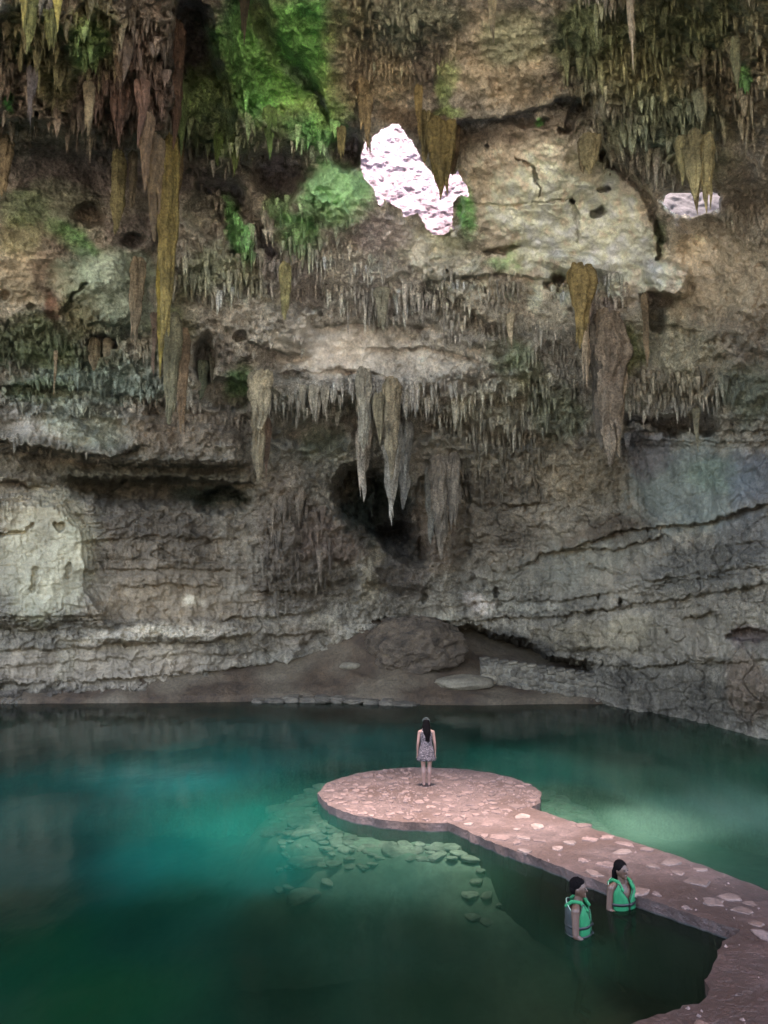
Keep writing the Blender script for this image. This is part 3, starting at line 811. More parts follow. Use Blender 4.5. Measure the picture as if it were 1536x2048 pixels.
# px, top, tip, width px, metres in front of the wall, colour or None, tip bluntness, label
BIG = [
    (338, 288, 700, 36, 1.8, OLY, .45, 'long olive stalactite column hanging from the dark brown overhang'),
    (354, 288, 480, 26, 1.3, (.17, .12, .06), .5, None), (312, 286, 485, 30, 1.6, (.13, .09, .05), .5, None), (330, 420, 760, 22, 2.0, (.24, .19, .05), .3, None),
    (345, 640, 850, 30, 1.2, (.16, .145, .09), .5, None), (366, 670, 868, 22, 1.0, (.19, .13, .08), .4, None), (294, 240, 385, 24, 1.2, (.15, .10, .06), .3, None),
    (238, 318, 470, 26, 1.2, (.24, .21, .11), .3, None), (268, 318, 416, 18, 1.2, (.20, .17, .12), .6, None), (10, 285, 395, 24, .9, (.24, .19, .12), .4, None),
    (276, 530, 700, 22, .8, (.20, .16, .11), .3, None), (310, 640, 755, 14, .9, (.18, .13, .10), .1, None),
    (880, 262, 402, 62, .9, (.17, .13, .05), .05, 'olive brown stalactite hanging across the bright skylight opening'),
    (905, 268, 352, 34, .5, (.13, .09, .05), .2, None), (850, 240, 330, 30, .6, (.16, .13, .06), .1, None),
    (838, 185, 285, 14, .8, (.26, .19, .08), .1, None), (736, 200, 306, 18, .8, (.24, .18, .10), .1, None), (724, 175, 260, 26, .5, (.24, .18, .10), .2, None),
    (1158, 545, 700, 46, .7, (.21, .155, .065), .2, None), (1168, 600, 782, 24, .9, (.34, .27, .20), .0, 'long pointed pale stalactite above the blunt column on the right'),
     (1212, 640, 935, 60, .6, (.21, .165, .125), .45, 'thick blunt column of fused stalactites on the right'),
    (1194, 660, 900, 36, .5, (.09, .075, .06), .5, None), (1232, 720, 915, 30, .8, (.30, .24, .18), .3, None), (1290, 600, 735, 14, .6, (.19, .14, .09), .3, None),
    (1385, 280, 400, 40, .9, (.27, .23, .12), .3, None), (1408, 285, 428, 30, 1.1, (.29, .24, .12), .15, 'pale twin pointed stalactite before the bright gap at the upper right'), (1362, 290, 372, 26, .8, (.23, .20, .10), .2, None), (1389, 330, 430, 18, 1.2, (.24, .19, .10), .1, None), (1411, 340, 420, 10, 1.2, (.24, .19, .10), .1, None),
    (1178, 285, 348, 34, .6, (.24, .20, .11), .4, None), (1165, 290, 348, 16, .6, (.18, .14, .08), .3, None),
    (727, 750, 905, 30, .9, (.26, .235, .19), .4, None), (727, 868, 1005, 32, 1.4, (.36, .31, .26), .03, 'pale pointed stalactite at the left of the dark cave mouth'),
    (783, 770, 960, 32, 1.0, (.23, .19, .13), .5, None), (783, 900, 1052, 30, 1.5, (.29, .26, .22), .08, 'pale spear-tipped stalactite hanging lowest in the dark cave mouth'), (806, 850, 1020, 30, .8, (.15, .14, .125), .4, None), (760, 800, 890, 20, .8, (.22, .19, .13), .2, None),
    (520, 756, 862, 44, .9, (.28, .24, .17), .5, None), (518, 820, 965, 26, .7, (.22, .18, .12), .4, None), (534, 850, 960, 12, .6, (.15, .10, .07), .4, None),
    (765, 590, 662, 24, .5, (.22, .21, .165), .4, None), (632, 785, 850, 26, .8, (.30, .27, .22), .05, None), (650, 785, 830, 18, .7, (.30, .27, .22), .05, None), (605, 785, 825, 16, .6, (.28, .25, .2), .05, None),
    (573, 540, 640, 22, .6, (.22, .20, .10), .4, None), (538, 525, 600, 18, .6, (.26, .22, .22), .1, None), (190, 690, 742, 22, .8, (.22, .18, .12), .3, None), (216, 690, 730, 18, .8, (.20, .17, .12), .3, None),
    (112, 715, 790, 8, .6, (.26, .20, .13), .2, None), (405, 735, 800, 22, .5, (.15, .16, .11), .4, None), (425, 720, 770, 12, .5, (.13, .12, .09), .3, None),
    (880, 925, 1120, 40, .25, (.19, .155, .12), .3, 'broad brown flowstone curtain right of the dark cave mouth'), (862, 950, 1090, 20, .3, (.18, .16, .13), .3, None), (905, 920, 1060, 26, .2, (.17, .14, .11), .3, None),
    (1022, 640, 694, 16, .7, (.34, .29, .21), .05, None), (470, 290, 352, 22, .8, (.15, .19, .06), .1, None), (437, 280, 340, 16, .8, (.14, .20, .06), .1, None), (366, 180, 315, 26, .9, (.13, .17, .07), .1, None), (355, 60, 300, 30, .4, (.10, .06, .04), .3, None),
    (540, 230, 320, 26, .7, (.11, .17, .05), .1, None), (683, 268, 322, 16, .5, (.19, .16, .07), .1, None), (1255, 880, 900, 12, .4, None, .1, None),
    (1392, 830, 905, 16, .7, (.17, .15, .10), .2, None), (60, 0, 110, 30, 1.0, OLIVE, .1, None), (52, -60, 55, 22, 1.1, (.22, .18, .05), .1, None), (120, -60, 65, 24, 1.1, (.22, .18, .05), .1, None), (105, 40, 100, 30, 1.0, OLIVE, .2, None), (65, 150, 255, 20, .8, MAUVE, .1, None),
    (240, 195, 290, 30, .35, (.12, .07, .05), .1, None), (285, 175, 300, 28, .35, (.12, .07, .05), .1, None), (180, 180, 275, 22, .35, (.20, .16, .10), .1, None), 
    (490, -40, 90, 24, .4, (.06, .05, .03), .1, None), (985, -40, 90, 20, .8, (.24, .20, .13), .2, None), (1260, -40, 140, 18, .9, (.23, .18, .12), .2, None), (1470, 90, 200, 18, .9, (.18, .17, .09), .2, None),
]
placed = []


def hang(px, top, tip, wpx, fwd, col, blunt, seed, label=None, lobes=4, nseg=14, nring=18, name='stalactite'):
    q0 = wall_pt(px, top)
    q1 = wall_pt(px, min(tip, 1400))
    Yd = min(q0[1], q1[1] + 1.5) - fwd
    a = at(px, top, Yd)
    b = at(px, tip, Yd)
    L = a[2] - b[2]
    rad = wpx / F * Yd * 0.5
    V, Fc = drip_mesh(L, rad, seed, nseg, nring, lobes, blunt, 1.0 + (1.2 if blunt > .25 else 0))
    base = wall_col(px, top + 10) if col is None else np.asarray(col) * np.array([1.35, 1.32, 1.25])
    cc = tint_cols(V, base, seed)
    o = mesh_obj(name, V, Fc, M_ROCK, cave, cc)
    o.location = (a[0], a[1], a[2])
    if label:
        o['label'] = label
    # root of the drip: bury its top in the ceiling by a collar of rock
    return o


for i, (px, top, tip, wpx, fwd, col, blunt, lab) in enumerate(BIG):
    hang(px, top - 14, tip, wpx * 1.12, fwd, col, blunt, 300 + i * 7, lab, lobes=7, nseg=22, nring=44)

# fringes along ledges and fields of drips: candidates, the largest as parts, the rest one part
FR = [  # polyline, spacing px, (len min, max px), width px range
    ([(0, 245), (60, 250), (150, 268), (230, 275), (320, 285)], 13, (25, 75), (8, 18)),
    ([(352, 300), (400, 300), (440, 330), (470, 320), (540, 300), (600, 285), (660, 300)], 12, (20, 60), (7, 15)),
    ([(560, 810), (620, 800), (700, 800), (780, 810), (860, 820)], 12, (20, 75), (6, 14)),
    ([(870, 830), (940, 870), (1000, 880), (1060, 870), (1130, 860)], 12, (20, 60), (6, 12)),
    ([(1250, 815), (1300, 822), (1380, 830), (1440, 820)], 11, (15, 45), (6, 12)),
    ([(930, 640), (980, 660), (1020, 655)], 9, (15, 50), (5, 9)),
    ([(1060, 670), (1110, 690), (1140, 680)], 9, (15, 45), (5, 9)),
    ([(640, 590), (700, 600), (780, 600), (860, 620), (920, 640)], 9, (20, 60), (5, 10)),
    ([(860, 560), (950, 570), (1040, 580)], 9, (14, 40), (5, 9)),
    ([(360, 560), (430, 590), (500, 560), (540, 560)], 11, (20, 60), (6, 12)),
    ([(560, 520), (620, 530), (700, 540)], 11, (20, 55), (6, 12)),
    ([(1140, 600), (1200, 600), (1240, 590)], 11, (18, 50), (6, 10)),
    ([(900, 640), (920, 690)], 9, (20, 60), (5, 9)),
    ([(1240, 320), (1300, 350), (1350, 370)], 11, (18, 45), (8, 14)),
    ([(0, 880), (100, 890), (200, 900)], 16, (15, 40), (6, 12)),
    ([(380, 340), (450, 420), (520, 480), (600, 500)], 14, (20, 50), (8, 14)),
]
cand = []
for pts, sp, (l0, l1), (w0, w1) in FR:
    for (x0, y0), (x1, y1) in zip(pts[:-1], pts[1:]):
        n = max(1, int(math.hypot(x1 - x0, y1 - y0) / sp))
        for k in range(n):
            t = (k + rnd.random()) / n
            l = l0 + (l1 - l0) * rnd.random() ** 2
            cand.append((x0 + (x1 - x0) * t, y0 + (y1 - y0) * t + rnd.gauss(0, 7 if sp > 11 else 17), l, rnd.uniform(w0, w1), .42))
FIELD = [  # cx, cy, rx, ry, count, len px, width px
    (1370, 110, 250, 210, 900, (16, 60), (6, 15)), (1300, 280, 130, 80, 260, (14, 45), (6, 14)), (130, 120, 210, 150, 420, (20, 75), (7, 18)), (270, 170, 100, 130, 160, (20, 60), (7, 16)),
    (430, 250, 100, 80, 170, (14, 42), (6, 13)), (800, 60, 120, 110, 260, (10, 32), (6, 12)), (640, 290, 70, 40, 60, (10, 30), (6, 12)),
    (450, 520, 120, 90, 200, (14, 46), (5, 12)), (600, 470, 120, 80, 170, (14, 42), (5, 12)), (680, 560, 110, 50, 100, (12, 42), (4, 9)), (800, 610, 130, 40, 130, (12, 44), (4, 9)), (920, 590, 120, 30, 120, (10, 34), (4, 8)),
    (930, 680, 90, 40, 50, (10, 36), (4, 8)), (130, 700, 190, 60, 260, (8, 26), (5, 11)), (200, 790, 200, 40, 300, (8, 24), (5, 10)), (700, 800, 170, 40, 220, (12, 50), (5, 11)),
    (1000, 830, 160, 70, 260, (12, 46), (5, 10)), (860, 810, 60, 50, 60, (14, 50), (5, 11)), (980, 940, 130, 50, 110, (12, 44), (5, 9)), (1340, 790, 150, 45, 240, (10, 36), (5, 10)),
    (1180, 580, 80, 36, 110, (12, 36), (5, 10)), (590, 1100, 70, 120, 50, (16, 60), (5, 10)), (520, 700, 120, 30, 60, (8, 26), (5, 9)), (440, 830, 100, 30, 80, (10, 30), (5, 10)), (1110, 740, 90, 50, 120, (10, 34), (5, 9)),
    (1500, 430, 60, 60, 50, (12, 34), (6, 12)), (700, 960, 60, 20, 20, (12, 40), (6, 10)),
]
for cx, cy, rx, ry, n, (l0, l1), (w0, w1) in FIELD:
    for k in range(n):
        if noise(np.array([(cx + k % 7) * .01, k * .113, 3.]), 1., 1.) > .45:
            continue
        a, q = rnd.uniform(0, 2 * math.pi), math.sqrt(rnd.random())
        l = l0 + (l1 - l0) * rnd.random() ** 1.8
        cand.append((cx + rx * q * math.cos(a), cy + ry * q * math.sin(a), l, (w0 + (w1 - w0) * rnd.random() ** 1.5) * 1.35 * (.75 + .5 * (l - l0) / (l1 - l0)), .10))
hole_x = np.array([c[0] for c in cand])
hole_y = np.array([c[1] for c in cand])
bad = (np.hypot((hole_x - 668) / 72, (hole_y - 385) / 66) < 1) | poly([(x, y) for x, y in SKY_HOLE], hole_x, hole_y) | (poly(GAP, hole_x, hole_y) | (hole_x > 715) & (hole_x < 945) & (hole_y > 215) & (hole_y < 470))
dens = noise(np.stack([hole_x / 46, hole_y / 30, hole_x * 0], -1), 1.0, 5.) + .25 * rng.normal(size=len(hole_x))
bad |= (dens < -.22) & (np.array([c[4] for c in cand]) < .3)
cand = [(c[0], c[1], c[2] * (.7 + .9 * max(0, min(1, d_ + .3))), c[3] * (.8 + .7 * max(0, min(1, d_ + .2))), c[4]) for c, b_, d_ in zip(cand, bad, dens) if not b_]
cand.sort(key=lambda c: -c[2] * c[3])
NPART = max(0, 290 - len(BIG))
stuffV, stuffF, stuffC, n0 = [], [], [], 0
for i, (px, py, l, wp, fw) in enumerate(cand):
    q = wall_pt(px, py)
    base = wall_col(px, py) * rnd.choice((rnd.uniform(.62, .95), rnd.uniform(.9, 1.3)))
    Yd = q[1] - fw
    sc_ = Yd / F
    L, rad = l * sc_, wp * sc_ * .5
    top = at(px, py - l * 0.35, Yd)
    if i < NPART:
        V, Fc = drip_mesh(L, rad, 900 + i, 9, 9, 2, .02, 1.0, .35)
        o = mesh_obj('stalactite', V, Fc, M_ROCK, cave, tint_cols(V, base, i))
        o.location = tuple(top)
    else:
        V, Fc = drip_mesh(L, rad, 900 + i, 5, 5, 1 if l * wp > 400 else 0, .02, 1.0, .35)
        stuffV.append(V + top)
        stuffF.append(Fc + n0)
        stuffC.append(tint_cols(V, base, i))
        n0 += len(V)
o = mesh_obj('small_stalactites', np.concatenate(stuffV), np.concatenate(stuffF), M_ROCK, cave, np.concatenate(stuffC))
o['kind'] = 'stuff'

# ------------------------------------------------------------------ unseen sheets added to block, pass and bounce light: roof with opening, hilltop, outside ground
def sheet(name, A, B, Cn, nu, nv, disp, cut=None, col=(.16, .14, .11), label=None):
    u, v = np.meshgrid(np.linspace(0, 1, nu), np.linspace(0, 1, nv))
    A, B, Cn = map(np.array, (A, B, Cn))
    Q = A + u[..., None] * (B - A) + v[..., None] * (Cn - A)
    n = np.cross(B - A, Cn - A)
    n = n / np.linalg.norm(n)
    Q = Q + n * (fbm(Q, .25, 4, 301.) * disp)[..., None]
    ii = np.arange(u.size).reshape(u.shape)
    fq = np.stack([ii[:-1, :-1], ii[1:, :-1], ii[1:, 1:], ii[:-1, 1:]], -1).reshape(-1, 4)
    if cut is not None:
        m = cut(Q)
        fq = fq[~(m[:-1, :-1] | m[1:, 1:]).reshape(-1)]
    o = mesh_obj(name, Q.reshape(-1, 3), fq, M_ROCK, cols=np.broadcast_to(np.array(col), (u.size, 3)))
    tag(o, label, kind='structure')
    return o


OPEN_C, OPEN_R = (0.9, 14.2), 4.6
sheet('shading_roof', (-20, -1, 24), (20, -1, 24), (-20, 19.5, 24.3), 80, 44, 1.2,
      cut=lambda Q: np.hypot(Q[..., 0] - OPEN_C[0], Q[..., 1] - OPEN_C[1]) + 1.3 * noise(Q, .4, 5.) < OPEN_R, label='unseen cave roof sized to shade the pool, with a round opening for the sun')  # roof extent and opening shaped for the light on rock and platform
sheet('hilltop_sun_block', (-60, 14, 30), (-60, 75, 30), (60, 14, 30), 120, 160, .8,
      cut=lambda Q: (np.abs(Q[..., 0] - lip[0] + .1) < 4.2) & (Q[..., 1] > lip[1] - .2) & (Q[..., 1] < lip[1] + 7.5) | (np.abs(Q[..., 0] - lip2[0]) < 1.7) & (Q[..., 1] > lip2[1] - .6) & (Q[..., 1] < lip2[1] + 3.2), col=(.16, .15, .09), label='unseen sheet over the cave that blocks the sun, open above the bright shaft')  # added above the shell so sun does not leak through the rock
sheet('outside_bounce_sheet', (-70, -90, 3.4), (70, -90, 3.4), (-70, -4, 2.6), 60, 40, 1.0, col=(.62, .56, .44), label='unseen pale ground added outside the cave to bounce light in')  # added pale sheet behind the camera, bounces sunlight onto the ceiling

# ------------------------------------------------------------------ lake bed, water
BEDP = [  # px, py on the water surface, depth in metres
    (768, 1590, .75), (600, 1590, .85), (540, 1600, 1.5), (640, 1680, .8), (780, 1700, .75), (900, 1680, .7), (1000, 1740, 1.0), (1130, 1600, .8), (1200, 1630, 1.0), (1350, 1660, 1.25), (1480, 1660, 1.5),
    (1536, 1600, 1.8), (1300, 1560, 1.9), (1100, 1530, 2.0), (860, 1500, 2.6), (860, 1440, 4.5), (400, 1600, 2.0), (250, 1560, 2.6), (480, 1530, 2.0), (100, 1600, 3.4), (0, 1500, 4.2), (0, 1420, 5), (400, 1450, 4.6), (1200, 1430, 4.2),
    (1500, 1500, 3.2), (420, 1680, 2.4), (560, 1760, 2.6), (700, 1780, 2.3), (200, 1750, 3.6), (0, 1800, 4.0), (400, 1900, 4.2), (700, 1900, 3.8), (950, 1850, 2.6), (1100, 1800, 1.6), (1200, 1900, 1.35), (1300, 1850, 1.2), (1000, 2000, 2.6),
    (1250, 2000, 1.3), (1400, 1880, 1.0), (1450, 1720, 1.0), (0, 2040, 4.5), (600, 2040, 4.2), (-400, 1600, 5), (1900, 1600, 2.0)]
bp = np.array([on_z(a, b)[:2] for a, b, c in BEDP])
bw = tps_fit(bp / 10, np.array([c for a, b, c in BEDP]), 0.02)


def depth_at(x, y):
    d = tps_eval(bp / 10, bw, np.stack([np.asarray(x, float), np.asarray(y, float)], -1) / 10)
    return np.clip(d, .45, 5.5)


bx, by = np.meshgrid(np.linspace(-27, 17, 360), np.linspace(1, 38, 320))
bz = -depth_at(bx, by)
BQ = np.stack([bx, by, bz], -1)
BQ[..., 2] += fbm(BQ, .5, 4, 401.) * .28 + fbm(BQ, 2.2, 3, 405.) * .07
ii = np.arange(bx.size).reshape(bx.shape)
bf = np.stack([ii[:-1, :-1], ii[:-1, 1:], ii[1:, 1:], ii[1:, :-1]], -1).reshape(-1, 4)
M_BED = simple_rock('lake_silt', (0.09, 0.11, 0.085), (0.17, 0.19, 0.15), .9, .6, .08, c3=(0.06, .08, .062))
bed = mesh_obj('lake_bed', BQ.reshape(-1, 3), bf, M_BED)
tag(bed, 'pale silty floor of the cenote pool', kind='structure')

m, t, b, o_ = newmat('pool_water')
t.nodes.remove(b)
tc = nd(t, 'ShaderNodeNewGeometry')
mp = nd(t, 'ShaderNodeMapping')
mp.inputs['Scale'].default_value = (1.0, .55, 1)
t.links.new(tc.outputs['Position'], mp.inputs[0])
nz1 = tex(t, 2.2, 3, .5, mp.outputs[0])
nz2 = tex(t, .5, 2, .5, mp.outputs[0])
bpn = nd(t, 'ShaderNodeBump')
bpn.inputs['Strength'].default_value = .25
bpn.inputs['Distance'].default_value = .03
t.links.new(nz1.outputs[0], bpn.inputs['Height'])
bp2 = nd(t, 'ShaderNodeBump')
bp2.inputs['Strength'].default_value = .25
bp2.inputs['Distance'].default_value = .10
t.links.new(nz2.outputs[0], bp2.inputs['Height'])
t.links.new(bpn.outputs[0], bp2.inputs['Normal'])
fr = nd(t, 'ShaderNodeFresnel')
fr.inputs['IOR'].default_value = 1.14
t.links.new(bp2.outputs[0], fr.inputs['Normal'])
gl = nd(t, 'ShaderNodeBsdfGlossy')
gl.inputs['Roughness'].default_value = .10
gl.inputs['Color'].default_value = (.9, .9, .9, 1)
t.links.new(bp2.outputs[0], gl.inputs['Normal'])
at_ = nd(t, 'ShaderNodeAttribute', attribute_name='Col')
# silt and painted scattered light: cloudy where the colour attribute's alpha says so
df = nd(t, 'ShaderNodeBsdfDiffuse')
cloud = tex(t, .35, 4, .55, mp.outputs[0])
t.links.new(mul(t, at_.outputs['Color'], ramp(t, cloud.outputs[0], [(.3, .75), (.7, 1.3)])), df.inputs['Color'])
tr = nd(t, 'ShaderNodeBsdfTransparent')
tr.inputs['Color'].default_value = (.62, .78, .70, 1)
m0 = nd(t, 'ShaderNodeMixShader')
t.links.new(at_.outputs['Alpha'], m0.inputs[0])
t.links.new(tr.outputs[0], m0.inputs[1])
t.links.new(df.outputs[0], m0.inputs[2])
mx = nd(t, 'ShaderNodeMixShader')
t.links.new(fr.outputs[0], mx.inputs[0])
t.links.new(m0.outputs[0], mx.inputs[1])
t.links.new(gl.outputs[0], mx.inputs[2])
t.links.new(mx.outputs[0], o_.inputs['Surface'])
M_WATER = m
# silt colour with light scattered off the lit bed painted in, metre by metre: px, py, r, g, b, cloudiness
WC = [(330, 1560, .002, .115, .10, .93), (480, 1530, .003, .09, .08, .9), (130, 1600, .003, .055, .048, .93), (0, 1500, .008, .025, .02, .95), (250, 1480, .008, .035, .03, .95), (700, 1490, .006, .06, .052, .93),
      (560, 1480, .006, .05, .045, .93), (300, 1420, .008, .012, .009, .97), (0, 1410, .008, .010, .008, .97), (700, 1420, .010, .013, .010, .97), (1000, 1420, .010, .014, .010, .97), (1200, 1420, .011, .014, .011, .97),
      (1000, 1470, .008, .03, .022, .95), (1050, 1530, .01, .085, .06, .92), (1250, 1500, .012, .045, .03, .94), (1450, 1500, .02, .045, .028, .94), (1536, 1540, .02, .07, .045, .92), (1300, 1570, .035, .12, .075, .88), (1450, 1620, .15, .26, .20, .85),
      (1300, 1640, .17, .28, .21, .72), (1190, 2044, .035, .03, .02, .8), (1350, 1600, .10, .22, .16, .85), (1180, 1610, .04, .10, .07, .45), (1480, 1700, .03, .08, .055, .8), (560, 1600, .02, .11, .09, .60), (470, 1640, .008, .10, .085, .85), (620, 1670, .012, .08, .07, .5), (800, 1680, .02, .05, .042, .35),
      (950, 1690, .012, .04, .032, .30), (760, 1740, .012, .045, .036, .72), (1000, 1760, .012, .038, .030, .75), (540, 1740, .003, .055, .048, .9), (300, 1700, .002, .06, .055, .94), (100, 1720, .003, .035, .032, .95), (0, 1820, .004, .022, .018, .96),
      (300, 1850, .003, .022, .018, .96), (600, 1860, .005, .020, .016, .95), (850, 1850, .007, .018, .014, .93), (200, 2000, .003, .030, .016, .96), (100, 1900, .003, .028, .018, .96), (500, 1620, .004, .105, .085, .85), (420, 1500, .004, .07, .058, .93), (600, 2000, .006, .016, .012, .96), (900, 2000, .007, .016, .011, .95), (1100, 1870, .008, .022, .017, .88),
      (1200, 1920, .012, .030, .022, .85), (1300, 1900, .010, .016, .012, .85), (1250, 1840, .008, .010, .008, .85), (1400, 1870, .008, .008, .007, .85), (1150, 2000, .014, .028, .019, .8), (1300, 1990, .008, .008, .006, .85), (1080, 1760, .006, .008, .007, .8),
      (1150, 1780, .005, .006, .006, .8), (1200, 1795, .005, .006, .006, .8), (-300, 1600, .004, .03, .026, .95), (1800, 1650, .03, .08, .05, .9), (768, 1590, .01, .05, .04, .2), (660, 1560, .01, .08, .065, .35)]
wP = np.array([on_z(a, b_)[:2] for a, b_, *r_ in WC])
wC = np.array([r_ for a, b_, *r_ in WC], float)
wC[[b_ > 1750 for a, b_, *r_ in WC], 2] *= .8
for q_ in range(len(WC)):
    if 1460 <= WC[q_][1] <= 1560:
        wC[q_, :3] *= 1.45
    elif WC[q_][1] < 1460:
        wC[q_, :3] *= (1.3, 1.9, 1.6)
wgx, wgy = np.meshgrid(np.linspace(-27.5, 17.5, 380), np.linspace(.5, 38.5, 330))
w3 = np.stack([wgx, wgy, wgx * 0], -1)
wpx = wgx + fbm(w3, .35, 3, 701.) * .9
wpy = wgy + fbm(w3, .35, 3, 741.) * .9
num = np.zeros(wgx.shape + (4,))
den = np.zeros(wgx.shape)
for (ax, ay), cv in zip(wP, wC):
    sc_ = .55 + .06 * ay                    # coarser with distance
    ww = 1 / (((wpx - ax) ** 2 + (wpy - ay) ** 2 * .6) / sc_ ** 2 + .12) ** 1.9
    num += ww[..., None] * cv
    den += ww
WCOL = num / den[..., None]
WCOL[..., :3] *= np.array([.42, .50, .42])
ii = np.arange(wgx.size).reshape(wgx.shape)
wf = np.stack([ii[:-1, :-1], ii[:-1, 1:], ii[1:, 1:], ii[1:, :-1]], -1).reshape(-1, 4)
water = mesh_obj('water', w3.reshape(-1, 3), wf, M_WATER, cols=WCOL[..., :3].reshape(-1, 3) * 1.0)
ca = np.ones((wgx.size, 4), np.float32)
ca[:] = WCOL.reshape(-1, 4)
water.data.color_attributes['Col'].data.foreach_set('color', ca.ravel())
tag(water, 'still turquoise and dark green pool water', kind='structure')

# ------------------------------------------------------------------ far shore, soil mound
def shore_z(x, y):
    px, _ = proj(np.stack([x, y, x * 0 + .2], -1))
    # distance of the waterline from the camera, by azimuth
    yw = np.interp(px, [-700, 0, 300, 500, 640, 800, 960, 1080, 1190, 1260, 1600], [26, 31.4, 31.6, 32.0, 32.0, 31.2, 31.0, 31.3, 31.4, 31.5, 24])
    sl_ = np.interp(px, [0, 300, 560, 700, 800, 900, 1000, 1100, 1200], [.45, .5, .5, .62, .55, .42, .30, .25, .2])
    s = y - yw
    z = np.where(s < 0, s * 1.2, .22 * sstep(0, .25, s) + sl_ * np.maximum(s - .2, 0) ** 1.05)
    md = np.exp(-((px - 725) / 75) ** 2) * .75 * sstep(1.5, 4.0, s)
    return z + md


xx, yy = np.meshgrid(np.linspace(-20, 13, 330), np.linspace(24, 38.5, 160))
zz_ = shore_z(xx, yy)
SQ = np.stack([xx, yy, zz_], -1)
SQ[..., 2] += fbm(SQ, .9, 4, 501.) * .16 + fbm(SQ, 4.0, 3, 505.) * .05
ii = np.arange(xx.size).reshape(xx.shape)
sf = np.stack([ii[:-1, :-1], ii[:-1, 1:], ii[1:, 1:], ii[1:, :-1]], -1).reshape(-1, 4)
sf = sf[(SQ[..., 2].reshape(-1)[sf] > -1.5).any(1)]
shore = mesh_obj('shore_ground', SQ.reshape(-1, 3), sf, M_SOIL)
tag(shore, 'brown soil bank along the foot of the cave wall', kind='structure')


def ground_at(px, py):
    """the shore point that the given sight line meets"""
    d = dirs(px, py)
    prev = None
    for Y in np.arange(26, 38, .05):
        p = d * (Y / d[1])
        p[2] += H
        z = float(shore_z(np.array(p[0]), np.array(p[1])))
        if p[2] <= z and Y > 27:
            return np.array([p[0], p[1], z])
    return at(px, py, 33.)


def rock_verts(rx, ry, rz, seed, sub=3, amp=.25, freq=1.2, flat=None, box=1.0):
    import bmesh
    bm = bmesh.new()
    bmesh.ops.create_icosphere(bm, subdivisions=sub, radius=1.0)
    V = np.array([v.co[:] for v in bm.verts])
    Fc = [[v.index for v in f.verts] for f in bm.faces]
    bm.free()
    n = fbm(V, freq, 4, seed * 1.37) * amp + amp * .5 * fbm(V, freq * 2.2, 3, seed * 2.1, ridged=True)
    V = np.sign(V) * np.abs(V) ** box if box != 1 else V
    V = V * (1 + n)[:, None] * np.array([rx, ry, rz])
    if flat is not None:
        V[:, 2] = np.minimum(V[:, 2], flat * rz + (V[:, 2] - flat * rz) * .25)
    return V, np.array(Fc)


# big round boulder on the bank
bc = ground_at(835, 1345)
V, Fc = rock_verts(1.95, 1.3, 1.25, 3, 6, .30, 1.4)
Bo = mesh_obj('boulder', V, Fc, M_BOULDER)
Bo.location = (at(832, 1294, bc[1] + .9)[0], bc[1] + .9, at(832, 1294, bc[1] + .9)[2])
tag(Bo, 'large rounded dark brown boulder resting against the cave wall behind the pool', 'boulder')
for (px, py, rx, rz, lab, mt) in [(930, 1368, 1.15, .32, 'smooth pale tan rock hump on the bank below the boulder', 'tan'),
                                  (975, 1362, .42, .26, 'pale pointed stone beside the smooth tan hump', 'tan'),
                                  (700, 1335, .42, .16, 'flat pale stone lying alone on the brown soil mound', 'tan')]:
    g = ground_at(px, py)
    V, Fc = rock_verts(rx, rx * .6, rz, px, 4, .2, 1.3)
    r_ = mesh_obj('rock', V, Fc, simple_rock('tan_rock', (.10, .078, .05), (.22, .17, .11), 1.6, .5, .05) if 'M_TAN' not in globals() else M_TAN)
    M_TAN = r_.data.materials[0]
    r_.location = (g[0], g[1], g[2] + rz * .1)
    tag(r_, lab, 'rock')
# edge slabs along the waterline
rnd2 = random.Random(4)
M_EDGE = simple_rock('bank_stone', (.045, .032, .022), (.15, .115, .075), 1.8, .8, .08)
px = 505
k = 0
while px < 812:
    wv_ = rnd2.uniform(22, 46)
    g = on_z(px + wv_ / 2, 1392, 0.0)
    rx = wv_ / F * g[1] * .52
    V, Fc = rock_verts(rx * rnd2.uniform(.9, 1.3), .5, rnd2.uniform(.10, .2), 40 + k, 4, .4, 1.6, None, .8)
    r_ = mesh_obj('slab', V, Fc, M_EDGE)
    yw = float(np.interp(px, [500, 640, 800], [32.0, 32.0, 31.2]))
    r_.location = (at(px + wv_ / 2, 1390, yw)[0], yw + .12 + rnd2.uniform(-.05, .12), .02 + rnd2.uniform(-.05, .07))
    r_.rotation_euler = (0, rnd2.uniform(-.06, .06), rnd2.uniform(-.12, .12))
    tag(r_, 'one of the low brown stone slabs edging the far bank at the waterline', 'slab', 'low slabs edging the far bank')
    px += wv_ * .95
    k += 1

